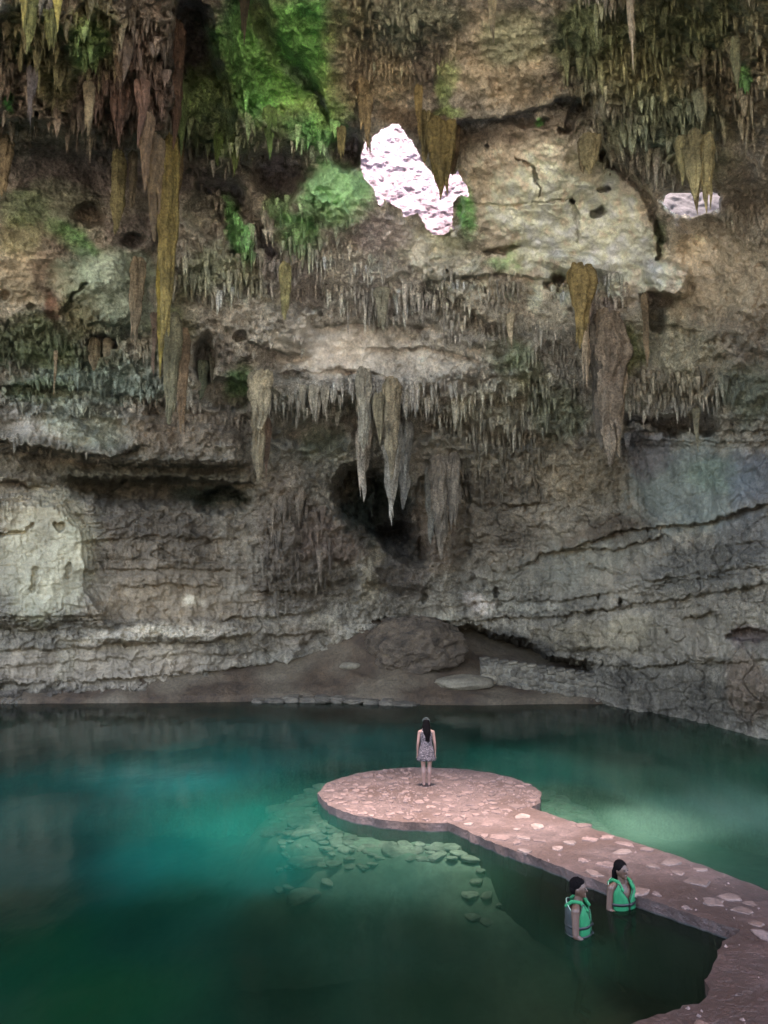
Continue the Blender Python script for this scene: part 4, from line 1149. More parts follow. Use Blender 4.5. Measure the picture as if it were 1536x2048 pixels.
# low retaining wall of rough masonry
lw = empty('retaining_wall', (0, 0, 0))
A_ = ground_at(975, 1345)
yA, yB = 32.9, 31.55
topA, topB = at(962, 1318, yA), at(1192, 1352, yB)
botA, botB = at(985, 1352, yA), at(1196, 1396, yB)
core = MB()
T = np.array([0, .42, 0])
vs_ = [topA, topB, np.array([topB[0], topB[1], -.5]), np.array([topA[0], topA[1], -.3])]
dn = np.array([0, 0, -.05])
core.add([v + dn * 0 for v in vs_] + [v + T for v in vs_], [(3, 2, 1, 0), (4, 5, 6, 7), (0, 1, 5, 4), (1, 2, 6, 5), (3, 0, 4, 7)])
core.build('mortar_core', M_MORTAR, lw, False)
rs = random.Random(9)
Lw = np.linalg.norm(topB[:2] - topA[:2])
tdir = (topB - topA) / np.linalg.norm(topB - topA)
for row in range(4):
    s = 0
    while s < Lw:
        ww = rs.uniform(.22, .5)
        hh = .25
        zc = -.14 - row * .255
        c = topA + tdir * min(s + ww / 2, Lw - .1) + np.array([0, .085 + rs.uniform(-.03, .03), zc + rs.uniform(-.04, .04)])
        V, Fc = rock_verts(ww * rs.uniform(.44, .56), .13, rs.uniform(.10, .15), rs.randint(0, 999), 3, .5, 1.8, None, .8)
        st = mesh_obj('stone', V, Fc, M_MASON, lw)
        st.location = tuple(c)
        st.rotation_euler = (0, math.atan2(-tdir[2], 1) + rs.uniform(-.12, .12), rs.uniform(-.1, .1))
        s += ww
for k in range(12):
    c = topA + tdir * (Lw * (k + .5) / 12) + np.array([0, .2, .03])
    V, Fc = rock_verts(Lw / 24 * 1.04, .27, .07, 70 + k, 3, .10, 1.4, None, .4)
    st = mesh_obj('capstone', V, Fc, M_MASON, lw)
    st.location = tuple(c)
    st.rotation_euler = (0, -tdir[2] * -1, 0)
tag(lw, 'low rough stone retaining wall sloping down to the far right bank', 'wall')
# rubble in front of it
for k in range(26):
    t_ = rs.random()
    px = 965 + 190 * t_ + rs.uniform(-8, 8)
    py = 1345 + 38 * t_ + rs.uniform(0, 16)
    g = ground_at(px, py)
    sz = rs.uniform(.09, .26)
    V, Fc = rock_verts(sz, sz * .8, sz * .6, 130 + k, 2, .3, 1.5)
    st = mesh_obj('rubble_stone', V, Fc, M_MASON)
    st.location = (g[0], g[1], g[2] + sz * .2)
    tag(st, 'grey rubble stone on the bank in front of the low retaining wall', 'stone', 'rubble before the low retaining wall')

# ------------------------------------------------------------------ stone platform and walkway
ZP = .17
M_SIDE = simple_rock('wet_shaded_stone', (.012, .012, .010), (.04, .036, .030), 3.0, .6, .04)  # shade on the platform's vertical side painted into the dark stone
M_PLAT = simple_rock('platform_mortar', (.052, .030, .024), (.125, .077, .065), 3.0, 1.0, .06, c3=(.06, .031, .022))


def wet_and_dim(mat):  # darker, glossier wetness towards the near end, with walkway light falloff painted in
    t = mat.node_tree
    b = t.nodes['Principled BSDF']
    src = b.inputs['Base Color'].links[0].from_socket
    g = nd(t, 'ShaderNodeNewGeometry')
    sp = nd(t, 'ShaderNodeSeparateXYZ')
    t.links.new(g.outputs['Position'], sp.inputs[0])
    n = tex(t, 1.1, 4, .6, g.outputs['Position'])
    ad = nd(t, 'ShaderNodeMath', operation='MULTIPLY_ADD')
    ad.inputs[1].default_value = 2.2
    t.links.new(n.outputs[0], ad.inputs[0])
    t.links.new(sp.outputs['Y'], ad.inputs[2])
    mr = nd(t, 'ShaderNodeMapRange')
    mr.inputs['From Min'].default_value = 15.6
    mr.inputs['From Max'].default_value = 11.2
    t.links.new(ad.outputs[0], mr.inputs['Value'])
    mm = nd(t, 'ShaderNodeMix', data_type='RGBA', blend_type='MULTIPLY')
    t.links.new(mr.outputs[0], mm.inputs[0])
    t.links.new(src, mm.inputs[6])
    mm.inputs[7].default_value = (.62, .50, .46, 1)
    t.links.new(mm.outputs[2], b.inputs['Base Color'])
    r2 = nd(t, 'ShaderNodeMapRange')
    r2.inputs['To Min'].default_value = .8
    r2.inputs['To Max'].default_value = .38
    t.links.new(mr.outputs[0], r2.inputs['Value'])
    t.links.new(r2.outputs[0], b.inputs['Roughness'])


wet_and_dim(M_PLAT)
M_PSTONE = simple_rock('platform_stone', (.085, .055, .044), (.20, .14, .118), 3.5, .6, .03)
wet_and_dim(M_PSTONE)
M_PFLAG = simple_rock('platform_fleck_stone', (.065, .038, .031), (.16, .10, .083), 3.5, .6, .03)
pl = on_z(637, 1588, ZP)
pr = on_z(1083, 1588, ZP)
tp = on_z(860, 1535, ZP)
btm = on_z(800, 1646, ZP)
cxp = (pl[0] + pr[0]) / 2
cyp = (tp[1] + btm[1]) / 2
rxp = (pr[0] - pl[0]) / 2 * 1.0
ryp = (tp[1] - btm[1]) / 2
print('PLATFORM', cxp, cyp, rxp, ryp)
up_edge = [(1075, 1619), (1116, 1633), (1199, 1661), (1261, 1682), (1313, 1698), (1394, 1722), (1470, 1745), (1560, 1775), (1700, 1815)]
lo_edge = [(905, 1646), (1000, 1690), (1080, 1718), (1150, 1745), (1230, 1776), (1300, 1800), (1400, 1834), (1484, 1858)]
land = [(1468, 1869), (1448, 1882), (1433, 1918), (1420, 1950), (1410, 1990), (1391, 2005), (1329, 2026), (1270, 2046), (1200, 2100), (1150, 2200)]
th = np.linspace(0, 2 * math.pi, 140, endpoint=False)
circ = np.stack([cxp + rxp * np.cos(th) * (1 + .006 * np.sin(7 * th)), cyp + ryp * np.sin(th) * (1 + .008 * np.sin(5 * th + 1))], -1)
upW = np.array([on_z(a, b_, ZP)[:2] for a, b_ in up_edge])
loW = np.array([on_z(a, b_, ZP)[:2] for a, b_ in lo_edge])
laW = np.array([on_z(a, b_, ZP)[:2] for a, b_ in land])
outl = np.concatenate([upW, np.array([[14.2, 11.0], [14.2, 2.5], [laW[-1][0], 2.5]]), laW[::-1], loW[::-1]])
upi = np.array([[cxp + rxp * .5, cyp - .4]])
loi = np.array([[cxp - .2, cyp - ryp * .6]])
walk = np.concatenate([upi, outl, loi])


def inside(pts, X, Y):
    return poly([tuple(p) for p in pts], X, Y)


# raster-free sheet: fine grid clipped to the outline, edges snapped, top height sags a little and dips to the right
def top_z(x, y):
    px, py = proj(np.stack([x, y, x * 0 + ZP], -1))
    dip = sstep(1300, 1536, px) * .10 * sstep(0, 1, (1790 - py + (px - 1300) * .25) / 100)
    return ZP - dip


def outline_solid(name, pts, mat, parent, zb_=-1.1, step=.07):
    """a slab with an uneven crumbly edge: dense top grid clipped by the outline, skirt down into the water"""
    pts = np.asarray(pts)
    # densify + roughen
    dense = []
    for i in range(len(pts)):
        a, c = pts[i], pts[(i + 1) % len(pts)]
        n = max(1, int(np.linalg.norm(c - a) / .08))
        for k in range(n):
            dense.append(a + (c - a) * k / n)
    dense = np.array(dense)
    q3 = np.c_[dense, np.zeros(len(dense))]
    dense = dense + np.stack([noise(q3, 2.5, 7.), noise(q3, 2.5, 57.)], -1) * .06 + np.stack([noise(q3, 7, 9.), noise(q3, 7, 59.)], -1) * .035
    import bmesh
    bm = bmesh.new()
    vs0 = [bm.verts.new((p[0], p[1], 0)) for p in dense]
    f = bm.faces.new(vs0)
    bmesh.ops.triangulate(bm, faces=[f], quad_method='BEAUTY', ngon_method='BEAUTY')
    bm.free()
    # inner grid points + outline, joined through Delaunay
    from mathutils.geometry import delaunay_2d_cdt
    x0_, y0_ = dense.min(0)
    x1_, y1_ = dense.max(0)
    gxx, gyy = np.meshgrid(np.arange(x0_, x1_, step), np.arange(y0_, y1_, step))
    gxx = gxx + rng.uniform(-.02, .02, gxx.shape)
    gyy = gyy + rng.uniform(-.02, .02, gyy.shape)
    okk = inside(dense, gxx, gyy)
    G = np.stack([gxx[okk], gyy[okk]], -1)
    allp = np.concatenate([dense, G])
    nb = len(dense)
    res = delaunay_2d_cdt([Vector(p) for p in allp], [], [list(range(nb))], 1, 1e-5)
    vv, ff, orig = res[0], res[2], res[3]
    X = np.array([v[:] for v in vv])
    Z = top_z(X[:, 0], X[:, 1])
    q3 = np.c_[X, np.zeros(len(X))]
    Z = Z + fbm(q3, 1.4, 4, 601.) * .02 + fbm(q3, 6, 3, 605.) * .014
    V = np.c_[X, Z]
    # boundary map
    bmap = {}
    for vi, og in enumerate(orig):
        for g_ in og:
            if g_ < nb:
                bmap[g_] = vi
    ring = [bmap[i] for i in range(nb) if i in bmap]
    Vl = V.tolist()
    faces = [tuple(f_) for f_ in ff]
    area = 0
    for i in range(len(ring)):
        a, c = X[ring[i]], X[ring[(i + 1) % len(ring)]]
        area += a[0] * c[1] - c[0] * a[1]
    prev = ring
    cen = None
    for lev, (zz__, ofs) in enumerate([(.02, -.01), (-.15, .0), (-.5, .04), (zb_, .1)]):
        cur = []
        for j, i in enumerate(ring):
            a, c = X[ring[j - 1]], X[ring[(j + 1) % len(ring)]]
            tv = c - a
            nrm = np.array([tv[1], -tv[0]]) * (1 if area > 0 else -1)
            nrm = nrm / (np.linalg.norm(nrm) + 1e-9)
            jit = noise(np.array([X[i][0] * 3, X[i][1] * 3, lev * 2.]), 1.0, 3.) * .04
            p = X[i] + nrm * (ofs + jit)
            Vl.append([p[0], p[1], zz__])
            cur.append(len(Vl) - 1)
        for j in range(len(ring)):
            k2 = (j + 1) % len(ring)
            q = (prev[j], cur[j], cur[k2], prev[k2])
            faces.append(q if area > 0 else q[::-1])
        prev = cur
    o = mesh_obj(name, np.array(Vl), faces, mat, parent, smooth=False)
    o.data.materials.append(M_SIDE)
    mi = np.zeros(len(o.data.polygons), np.int32)
    mi[len(ff) + len(ring):] = 1
    o.data.polygons.foreach_set('material_index', mi)
    return o


plat = empty('stone_platform', (cxp, cyp, 0))
plat_children = []


def into(o, parent):
    o.parent = parent
    o.location = (o.location[0] - parent.location[0], o.location[1] - parent.location[1], o.location[2] - parent.location[2])


# one joined outline: circle, then the walkway leaving its right front
a0 = math.atan2(-.42, .93)
circ_keep = []
for p in circ:
    if not inside(walk, np.array(p[0]), np.array(p[1])):
        circ_keep.append(p)
circ_keep = np.array(circ_keep)
# rotate the list so that it starts right after the gap
gap = np.argmax(np.linalg.norm(np.roll(circ_keep, -1, 0) - circ_keep, axis=1))
circ_keep = np.roll(circ_keep, -(gap + 1), 0)
full = np.concatenate([circ_keep, outl[::-1][0:0]])
# circle runs counter-clockwise from the upper junction round to the lower one, then along the lower edge
lower = loW if np.linalg.norm(circ_keep[-1] - loW[0]) < np.linalg.norm(circ_keep[-1] - upW[0]) else upW
outline = np.concatenate([circ_keep, loW[1:], laW, np.array([[laW[-1][0], 2.5], [14.2, 2.5], [14.2, 11.0]]), upW[::-1]])
base_o = outline_solid('mortar_bed', outline, M_PLAT, None)
into(base_o, plat)
tag(plat, 'round pinkish stone platform in the pool with its long walkway to the shore', 'platform')

# flagstones set in the mortar
rs = random.Random(21)


def flag(cx_, cy_, r, hgt, seed, mat, parent, asp=.7):
    r_ = random.Random(seed)
    n = r_.randint(7, 10)
    rot = r_.uniform(0, math.pi)
    V = []
    for lev, (sc_, z) in enumerate([(1.06, -.03), (1.0, hgt * .55), (.82, hgt)]):
        for k in range(n):
            a = 2 * math.pi * k / n
            rr_ = r * (1 + .22 * math.sin(k * 2.3 + seed) + .1 * math.cos(k * 5.1 + seed)) * sc_
            x, y = math.cos(a) * rr_, math.sin(a) * rr_ * asp
            V.append((x * math.cos(rot) - y * math.sin(rot), x * math.sin(rot) + y * math.cos(rot), z + .004 * r_.uniform(-1, 1)))
    fs = [tuple(range(2 * n, 3 * n))]
    for lev in (0, 1):
        for k in range(n):
            k2 = (k + 1) % n
            fs.append((lev * n + k, lev * n + k2, (lev + 1) * n + k2, (lev + 1) * n + k))
    o = mesh_obj('flagstone', V, fs, mat, None, smooth=False)
    o.location = (cx_, cy_, float(top_z(np.array(cx_), np.array(cy_))) + .008)
    into(o, parent)
    return o


spots = []
tries = 0
while len(spots) < 270 and tries < 30000:
    tries += 1
    if rs.random() < .5:
        a, q = rs.uniform(0, 2 * math.pi), math.sqrt(rs.random()) * .96
        x, y = cxp + rxp * q * math.cos(a), cyp + ryp * q * math.sin(a)
        r = rs.uniform(.05, .13)
    else:
        x, y = rs.uniform(1, 9.5), rs.uniform(7.5, 17)
        if not inside(walk, np.array(x), np.array(y)):
            continue
        r = rs.uniform(.07, .19)
    if all(math.hypot(x - s_[0], y - s_[1]) > (r + s_[2]) * 1.0 for s_ in spots) and inside(outline, np.array(x), np.array(y)):
        if math.hypot(x - .98, y - 17.9) < .45:
            continue
        spots.append((x, y, r))
for i, (x, y, r) in enumerate(spots):
    on_walk = not (math.hypot((x - cxp) / rxp, (y - cyp) / ryp) < 1)
    flag(x, y, r, rs.uniform(.008, .02), 500 + i, M_PSTONE if on_walk and rs.random() < .6 else M_PFLAG, plat, rs.uniform(.6, .95))
# small chips: uncountable grit on the slab
chips = MB()
for k in range(1500):
    while True:
        if rs.random() < .6:
            a, q = rs.uniform(0, 2 * math.pi), math.sqrt(rs.random()) * .98
            x, y = cxp + rxp * q * math.cos(a), cyp + ryp * q * math.sin(a)
        else:
            x, y = rs.uniform(1, 12), rs.uniform(5, 17)
        if inside(outline, np.array(x), np.array(y)):
            break
    s = rs.uniform(.01, .038)
    z = float(top_z(np.array(x), np.array(y))) + .006
    a = rs.uniform(0, 3)
    v4 = []
    for kk in range(5):
        aa = a + kk * 2 * math.pi / 5
        rr_ = s * rs.uniform(.6, 1.2)
        v4.append((x + math.cos(aa) * rr_, y + math.sin(aa) * rr_, z - .01))
    v4.append((x, y, z + s * .55))
    chips.add(v4, [(kk, (kk + 1) % 5, 5) for kk in range(5)])
co = chips.build('stone_chips', M_PFLAG, None, False)
into(co, plat)
co['kind'] = 'stuff'

# submerged stones round the platform
M_SUB = simple_rock('drowned_stone', (.07, .065, .055), (.28, .26, .22), 2.2, .5, .03)
subs = []
zones = [((545, 650), (1560, 1650), 34), ((600, 960), (1655, 1712), 80), ((560, 700), (1640, 1700), 22), ((1085, 1200), (1572, 1650), 34), ((650, 760), (1528, 1550), 6), ((940, 1080), (1700, 1760), 14)]
for (xa, xb), (ya, yb), n in zones:
    for k in range(n * 60):
        if len([1 for s in subs if s[4] == (xa, ya)]) >= n:
            break
        px, py = rs.uniform(xa, xb), rs.uniform(ya, yb)
        p = on_z(px, py, 0)
        if inside(outline, np.array(p[0]), np.array(p[1])):
            continue
        r = rs.uniform(.09, .2) if rs.random() < .55 else rs.uniform(.2, .36)
        dd = .18
        p = on_z(px, py, -dd)
        rq = math.hypot((p[0] - cxp) / (rxp + 1.1), (p[1] - cyp) / (ryp + 1.1))
        dd = float(.20 + 1.6 * sstep(.86, 1.45, rq)) + .02 * rs.random()
        if math.hypot((p[0] - cxp) / (rxp + r * .6), (p[1] - cyp) / (ryp + r * .6)) < 1 or inside(outline, np.array(p[0]), np.array(p[1] + r * .7)):
            continue
        if any(math.hypot(p[0] - s[0], p[1] - s[1]) < (r + s[3]) * .72 for s in subs):
            continue
        subs.append((p[0], p[1], -dd, r, (xa, ya)))
rubble_core = MB()
for i, (x, y, z, r, zz2) in enumerate(subs):
    V, Fc = rock_verts(r, r * rs.uniform(.55, .9), r * .24, 700 + i, 3, .34, 1.3, None, .7)
    s_ = mesh_obj('submerged_stone', V, Fc, M_SUB)
    s_.location = (x, y, min(z, -r * .24 * 1.35 - .05))
    s_.rotation_euler = (rs.uniform(-.2, .2), rs.uniform(-.2, .2), rs.uniform(0, 6))
    left = x < cxp - rxp
    right = x > cxp + rxp * .9
    lab = 'rounded pale stone under the water beyond the left rim of the round platform' if left else \
        ('rounded pale stone under the water right of the round platform' if right else 'rounded pale stone under the water along the front rim of the round platform')
    tag(s_, lab, 'stone', 'drowned stones ' + ('left of' if left else 'right of' if right else 'in front of') + ' the platform')
# bank of silt and rubble that carries them
bxx, byy = np.meshgrid(np.linspace(cxp - rxp - 1.6, cxp + rxp + 1.8, 120), np.linspace(cyp - ryp - 2.1, cyp + ryp + .8, 110))
rho = np.hypot((bxx - cxp) / (rxp + 1.1), (byy - cyp) / (ryp + 1.1))
bzz = -.20 - 1.6 * sstep(.86, 1.45, rho)
QQ = np.stack([bxx, byy, bzz], -1)
QQ[..., 2] += fbm(QQ, 1.2, 3, 611.) * .12 + fbm(QQ, 4, 2, 615.) * .04
ii = np.arange(bxx.size).reshape(bxx.shape)
qf = np.stack([ii[:-1, :-1], ii[:-1, 1:], ii[1:, 1:], ii[1:, :-1]], -1).reshape(-1, 4)
fd = mesh_obj('rubble_footing', QQ.reshape(-1, 3), qf, M_BED)
tag(fd, 'silty rubble footing under the water round the platform', kind='structure')

# ------------------------------------------------------------------ people
def capsule(a, b_, r0, r1, seg=14, rings=4):
    a, b_ = np.array(a, float), np.array(b_, float)
    ax = b_ - a
    L = np.linalg.norm(ax) + 1e-9
    ax = ax / L
    u = np.cross(ax, [0, 0, 1.]) if abs(ax[2]) < .9 else np.cross(ax, [1., 0, 0])
    u /= np.linalg.norm(u)
    v = np.cross(ax, u)
    prof = []
    for k in range(rings + 1):
        t_ = -math.pi / 2 + math.pi / 2 * k / rings
        prof.append((math.sin(t_) * r0, math.cos(t_) * r0))
    for k in range(rings + 1):
        t_ = math.pi / 2 * k / rings
        prof.append((L + math.sin(t_) * r1, math.cos(t_) * r1))
    V = []
    for (h, r) in prof:
        for s in range(seg):
            th_ = 2 * math.pi * s / seg
            V.append(a + ax * h + (u * math.cos(th_) + v * math.sin(th_)) * max(r, 1e-4))
    Fc = []
    for i in range(len(prof) - 1):
        for s in range(seg):
            s2 = (s + 1) % seg
            Fc.append((i * seg + s, i * seg + s2, (i + 1) * seg + s2, (i + 1) * seg + s))
    Fc.append(tuple(range(seg))[::-1])
    Fc.append(tuple((len(prof) - 1) * seg + s for s in range(seg)))
    return np.array(V), Fc


def ellipsoid(c, r, seg=18, rot=None):
    V, Fc = [], []
    n = 12
    for i in range(n + 1):
        ph = math.pi * (i + .001) / (n + .002) - math.pi / 2
        for s in range(seg):
            th_ = 2 * math.pi * s / seg
            V.append((math.cos(ph) * math.cos(th_), math.cos(ph) * math.sin(th_), math.sin(ph)))
    V = np.array(V) * np.array(r)
    if rot is not None:
        V = V @ np.array(rot.to_3x3()).T
    V = V + np.array(c)
    for i in range(n):
        for s in range(seg):
            s2 = (s + 1) % seg
            Fc.append((i * seg + s, i * seg + s2, (i + 1) * seg + s2, (i + 1) * seg + s))
    Fc.append(tuple(range(seg))[::-1])
    Fc.append(tuple(n * seg + s for s in range(seg)))
    return V, Fc


def organic(name, parts, mat, parent, voxel=.007, smooth=6):
    """fuse overlapping tapered forms into ONE continuous skin"""
    mb = MB()
    for V, Fc in parts:
        mb.add(V, Fc)
    tmp = mb.build(name + '_tmp', mat)
    md = tmp.modifiers.new('r', 'REMESH')
    md.mode = 'VOXEL'
    md.voxel_size = voxel
    md.adaptivity = 0
    sm = tmp.modifiers.new('s', 'SMOOTH')
    sm.iterations = smooth
    sm.factor = .5
    dg = bpy.context.evaluated_depsgraph_get()
    me = bpy.data.meshes.new_from_object(tmp.evaluated_get(dg))
    bpy.data.objects.remove(tmp)
    me.name = name
    me.polygons.foreach_set('use_smooth', np.ones(len(me.polygons), bool))
    me.materials.clear()
    me.materials.append(mat)
    o = bpy.data.objects.new(name, me)
    COL.objects.link(o)
    o.parent = parent
    return o


def hand_parts(wr, dirv, side, s=1.0):
    """palm, four curled fingers of unequal length and a thumb from the side of the palm; wr = wrist, dirv = down the hand"""
    wr = np.array(wr, float)
    d = np.array(dirv, float)
    d /= np.linalg.norm(d)
    fwd = np.array([0, 1., 0])
    fwd = fwd - d * fwd.dot(d)
    fwd /= np.linalg.norm(fwd)
    inn = np.cross(d, fwd) * (1 if side > 0 else -1)
    out = [capsule(wr + d * .02 + fwd * .018, wr + d * .075 + fwd * .022, .018 * s, .017 * s), capsule(wr + d * .02 - fwd * .018, wr + d * .075 - fwd * .022, .018 * s, .016 * s)]
    for k, (f, L) in enumerate([(.030, .068), (.011, .078), (-.010, .072), (-.029, .055)]):
        b0 = wr + d * .08 + fwd * f
        b1 = b0 + (d * .95 + inn * .25) * L * .5
        b2 = b1 + (d * .8 + inn * .6) * L * .5
        out += [capsule(b0 - d * .02, b1, .0095 * s, .0088 * s, 8), capsule(b1, b2, .0088 * s, .0072 * s, 8)]
    t0 = wr + d * .035 + fwd * .03
    t1 = t0 + (d * .55 + fwd * .6 + inn * .2) * .04
    t2 = t1 + (d * .9 + fwd * .2 + inn * .3) * .032
    out += [capsule(t0, t1, .013 * s, .0105 * s, 8), capsule(t1, t2, .0105 * s, .008 * s, 8)]
    return out


M_SKIN = flat_mat('skin', (.19, .095, .070), .55, .08)
M_SKIN2 = flat_mat('tanned_skin', (.062, .029, .017), .55, .1)
M_HAIR = flat_mat('dark_hair', (.003, .002, .002), .85, .4, 60)
M_HAIR.node_tree.nodes['Principled BSDF'].inputs['Specular IOR Level'].default_value = .05
M_HAIRB = flat_mat('hairband_cloth', (.028, .030, .024), .7, .4, 60)

# patterned summer dress
m, t, b, o_ = newmat('dress_print')
tc = nd(t, 'ShaderNodeTexCoord')
n1 = tex(t, 34, 2, .5, tc.outputs['Object'])
n1.inputs['Distortion'].default_value = 2.2
c = ramp(t, n1.outputs[0], [(.47, (.004, .002, .002)), (.54, (.045, .025, .027)), (.62, (.24, .18, .18))])
t.links.new(c, b.inputs['Base Color'])
b.inputs['Roughness'].default_value = .8
M_DRESS = m


def loft(rings, seg=48, pleat=None):
    V, Fc = [], []
    for i, (z, cx_, cy_, rx_, ry_) in enumerate(rings):
        for s in range(seg):
            th_ = 2 * math.pi * s / seg
            k = 1 + (pleat(i, th_) if pleat else 0)
            V.append((cx_ + rx_ * math.cos(th_) * k, cy_ + ry_ * math.sin(th_) * k, z))
    for i in range(len(rings) - 1):
        for s in range(seg):
            s2 = (s + 1) % seg
            Fc.append((i * seg + s, i * seg + s2, (i + 1) * seg + s2, (i + 1) * seg + s))
    return np.array(V), Fc


# woman on the platform, back to the camera; 1.6 m
wp = on_z(853, 1572, ZP)
woman = empty('person', (wp[0], wp[1], ZP + .012))
woman.scale = (.92, .92, .905)
tag(woman, 'woman with long dark hair in a short patterned sleeveless dress standing on the round platform', 'person')
bp_ = []
for s in (-1, 1):
    hip = (s * .085, 0, .84)
    knee = (s * .072, .012, .455)
    ank = (s * .062, -.02, .085)
    bp_ += [capsule(hip, knee, .082, .052), capsule(knee, (s * .07, -.02, .32), .050, .052), capsule((s * .07, -.02, .32), ank, .051, .033),
            capsule(ank, (s * .062, -.035, .035), .033, .032), capsule((s * .062, -.03, .028), (s * .075, .09, .022), .030, .026),
            capsule((s * .070, .08, .022), (s * .078, .135, .016), .026, .016)]
    for k in range(5):
        tx = s * (.052 + .012 * k)
        bp_.append(capsule((tx, .125, .014), (tx + s * .002, .165 - .007 * k, .011), .011 - .0008 * k, .009 - .0006 * k, 8))
    sh = (s * .165, -.005, 1.295)
    el = (s * .205, -.03, 1.03)
    wr_ = (s * .218, .015, .80)
    bp_ += [capsule((s * .06, 0, 1.33), sh, .045, .046), capsule(sh, el, .044, .034), capsule(el, (s * .213, -.005, .92), .034, .031), capsule((s * .213, -.005, .92), wr_, .031, .021)]
    bp_ += hand_parts(wr_, (s * .02, .03, -1), s)
bp_ += [ellipsoid((0, 0, .88), (.155, .108, .12)), ellipsoid((0, 0, 1.0), (.128, .092, .14)), ellipsoid((0, 0, 1.16), (.135, .095, .16)), ellipsoid((0, 0, 1.27), (.145, .085, .09)),
        capsule((0, -.005, 1.30), (0, .01, 1.42), .052, .045), ellipsoid((0, .015, 1.505), (.072, .088, .105)), ellipsoid((0, .045, 1.45), (.048, .055, .05)),
        capsule((0, .098, 1.50), (0, .112, 1.478), .010, .012, 8), ellipsoid((0, .09, 1.447), (.022, .012, .009), 10), ellipsoid((.071, .01, 1.495), (.010, .017, .028), 10), ellipsoid((-.071, .01, 1.495), (.010, .017, .028), 10)]
organic('body', bp_, M_SKIN, woman)
rings = [(1.335, 0, -.0, .100, .072), (1.30, 0, 0, .140, .098), (1.25, 0, 0, .152, .112), (1.18, 0, 0, .150, .115), (1.08, 0, 0, .138, .104), (1.02, 0, 0, .137, .104), (.95, 0, 0, .160, .120), (.88, 0, 0, .182, .138),
         (.80, 0, 0, .196, .150), (.72, 0, 0, .207, .160), (.66, 0, 0, .214, .166), (.612, 0, 0, .220, .170)]
V, Fc = loft(rings, 64, lambda i, th_: max(0, i - 5) * .011 * math.sin(9 * th_ + .6 * math.sin(3 * th_)) + max(0, i - 6) * .006 * math.sin(17 * th_))
dress = mesh_obj('dress', V, Fc, M_DRESS, woman)
sd = dress.modifiers.new('t', 'SOLIDIFY')
sd.thickness = .006
for s in (-1, 1):
    st = MB()
    for a_, b__ in [((s * .085, -.085, 1.29), (s * .09, -.045, 1.36)), ((s * .09, -.045, 1.36), (s * .088, .03, 1.365)), ((s * .088, .03, 1.365), (s * .085, .085, 1.29))]:
        V, Fc = capsule(a_, b__, .018, .018, 8)
        st.add(V, Fc)
    st.build('shoulder_strap', M_DRESS, woman)
hp = [ellipsoid((0, -.002, 1.525), (.083, .098, .105)), ellipsoid((0, -.05, 1.46), (.082, .062, .10))]
for k in range(13):
    a = -1.25 + 2.5 * k / 12
    x = math.sin(a) * .075
    y = -.03 - math.cos(a) * .055
    hp.append(capsule((x, y, 1.47), (x * 1.05 + .012, y - .03, 1.30), .026, .024, 8))
    hp.append(capsule((x * 1.05 + .012, y - .03, 1.30), (x * .72 + .022, y - .035, 1.10 + .03 * math.sin(k * 2.1)), .024, .010, 8))
organic('hair', hp, M_HAIR, woman, .007, 3)
hb = MB()
pts = [(.093 * math.cos(a), .018 + .0 * a, 1.525 + .118 * math.sin(a)) for a in np.linspace(.35, math.pi - .35, 12)]
for a_, b__ in zip(pts[:-1], pts[1:]):
    V, Fc = capsule(a_, b__, .012, .012, 8)
    hb.add(V, Fc)
for k in range(5):
    V, Fc = ellipsoid((-.03 + .018 * k, -.035, 1.617 - .004 * abs(k - 2)), (.017, .02, .012), 10)
    hb.add(V, Fc)
hb.build('hairband', M_HAIRB, woman)

# swimmers
M_VEST = flat_mat('green_vest_foam', (.002, .105, .032), .8, .12, 14)
M_PIPE = flat_mat('pale_piping', (.22, .30, .22), .6, .1)
M_STRAP = flat_mat('black_webbing', (.003, .003, .003), .6, .2)
M_HOOD = flat_mat('dark_lining', (.005, .007, .006), .7, .2)
M_EYE = flat_mat('eye', (.02, .015, .012), .2, .05)


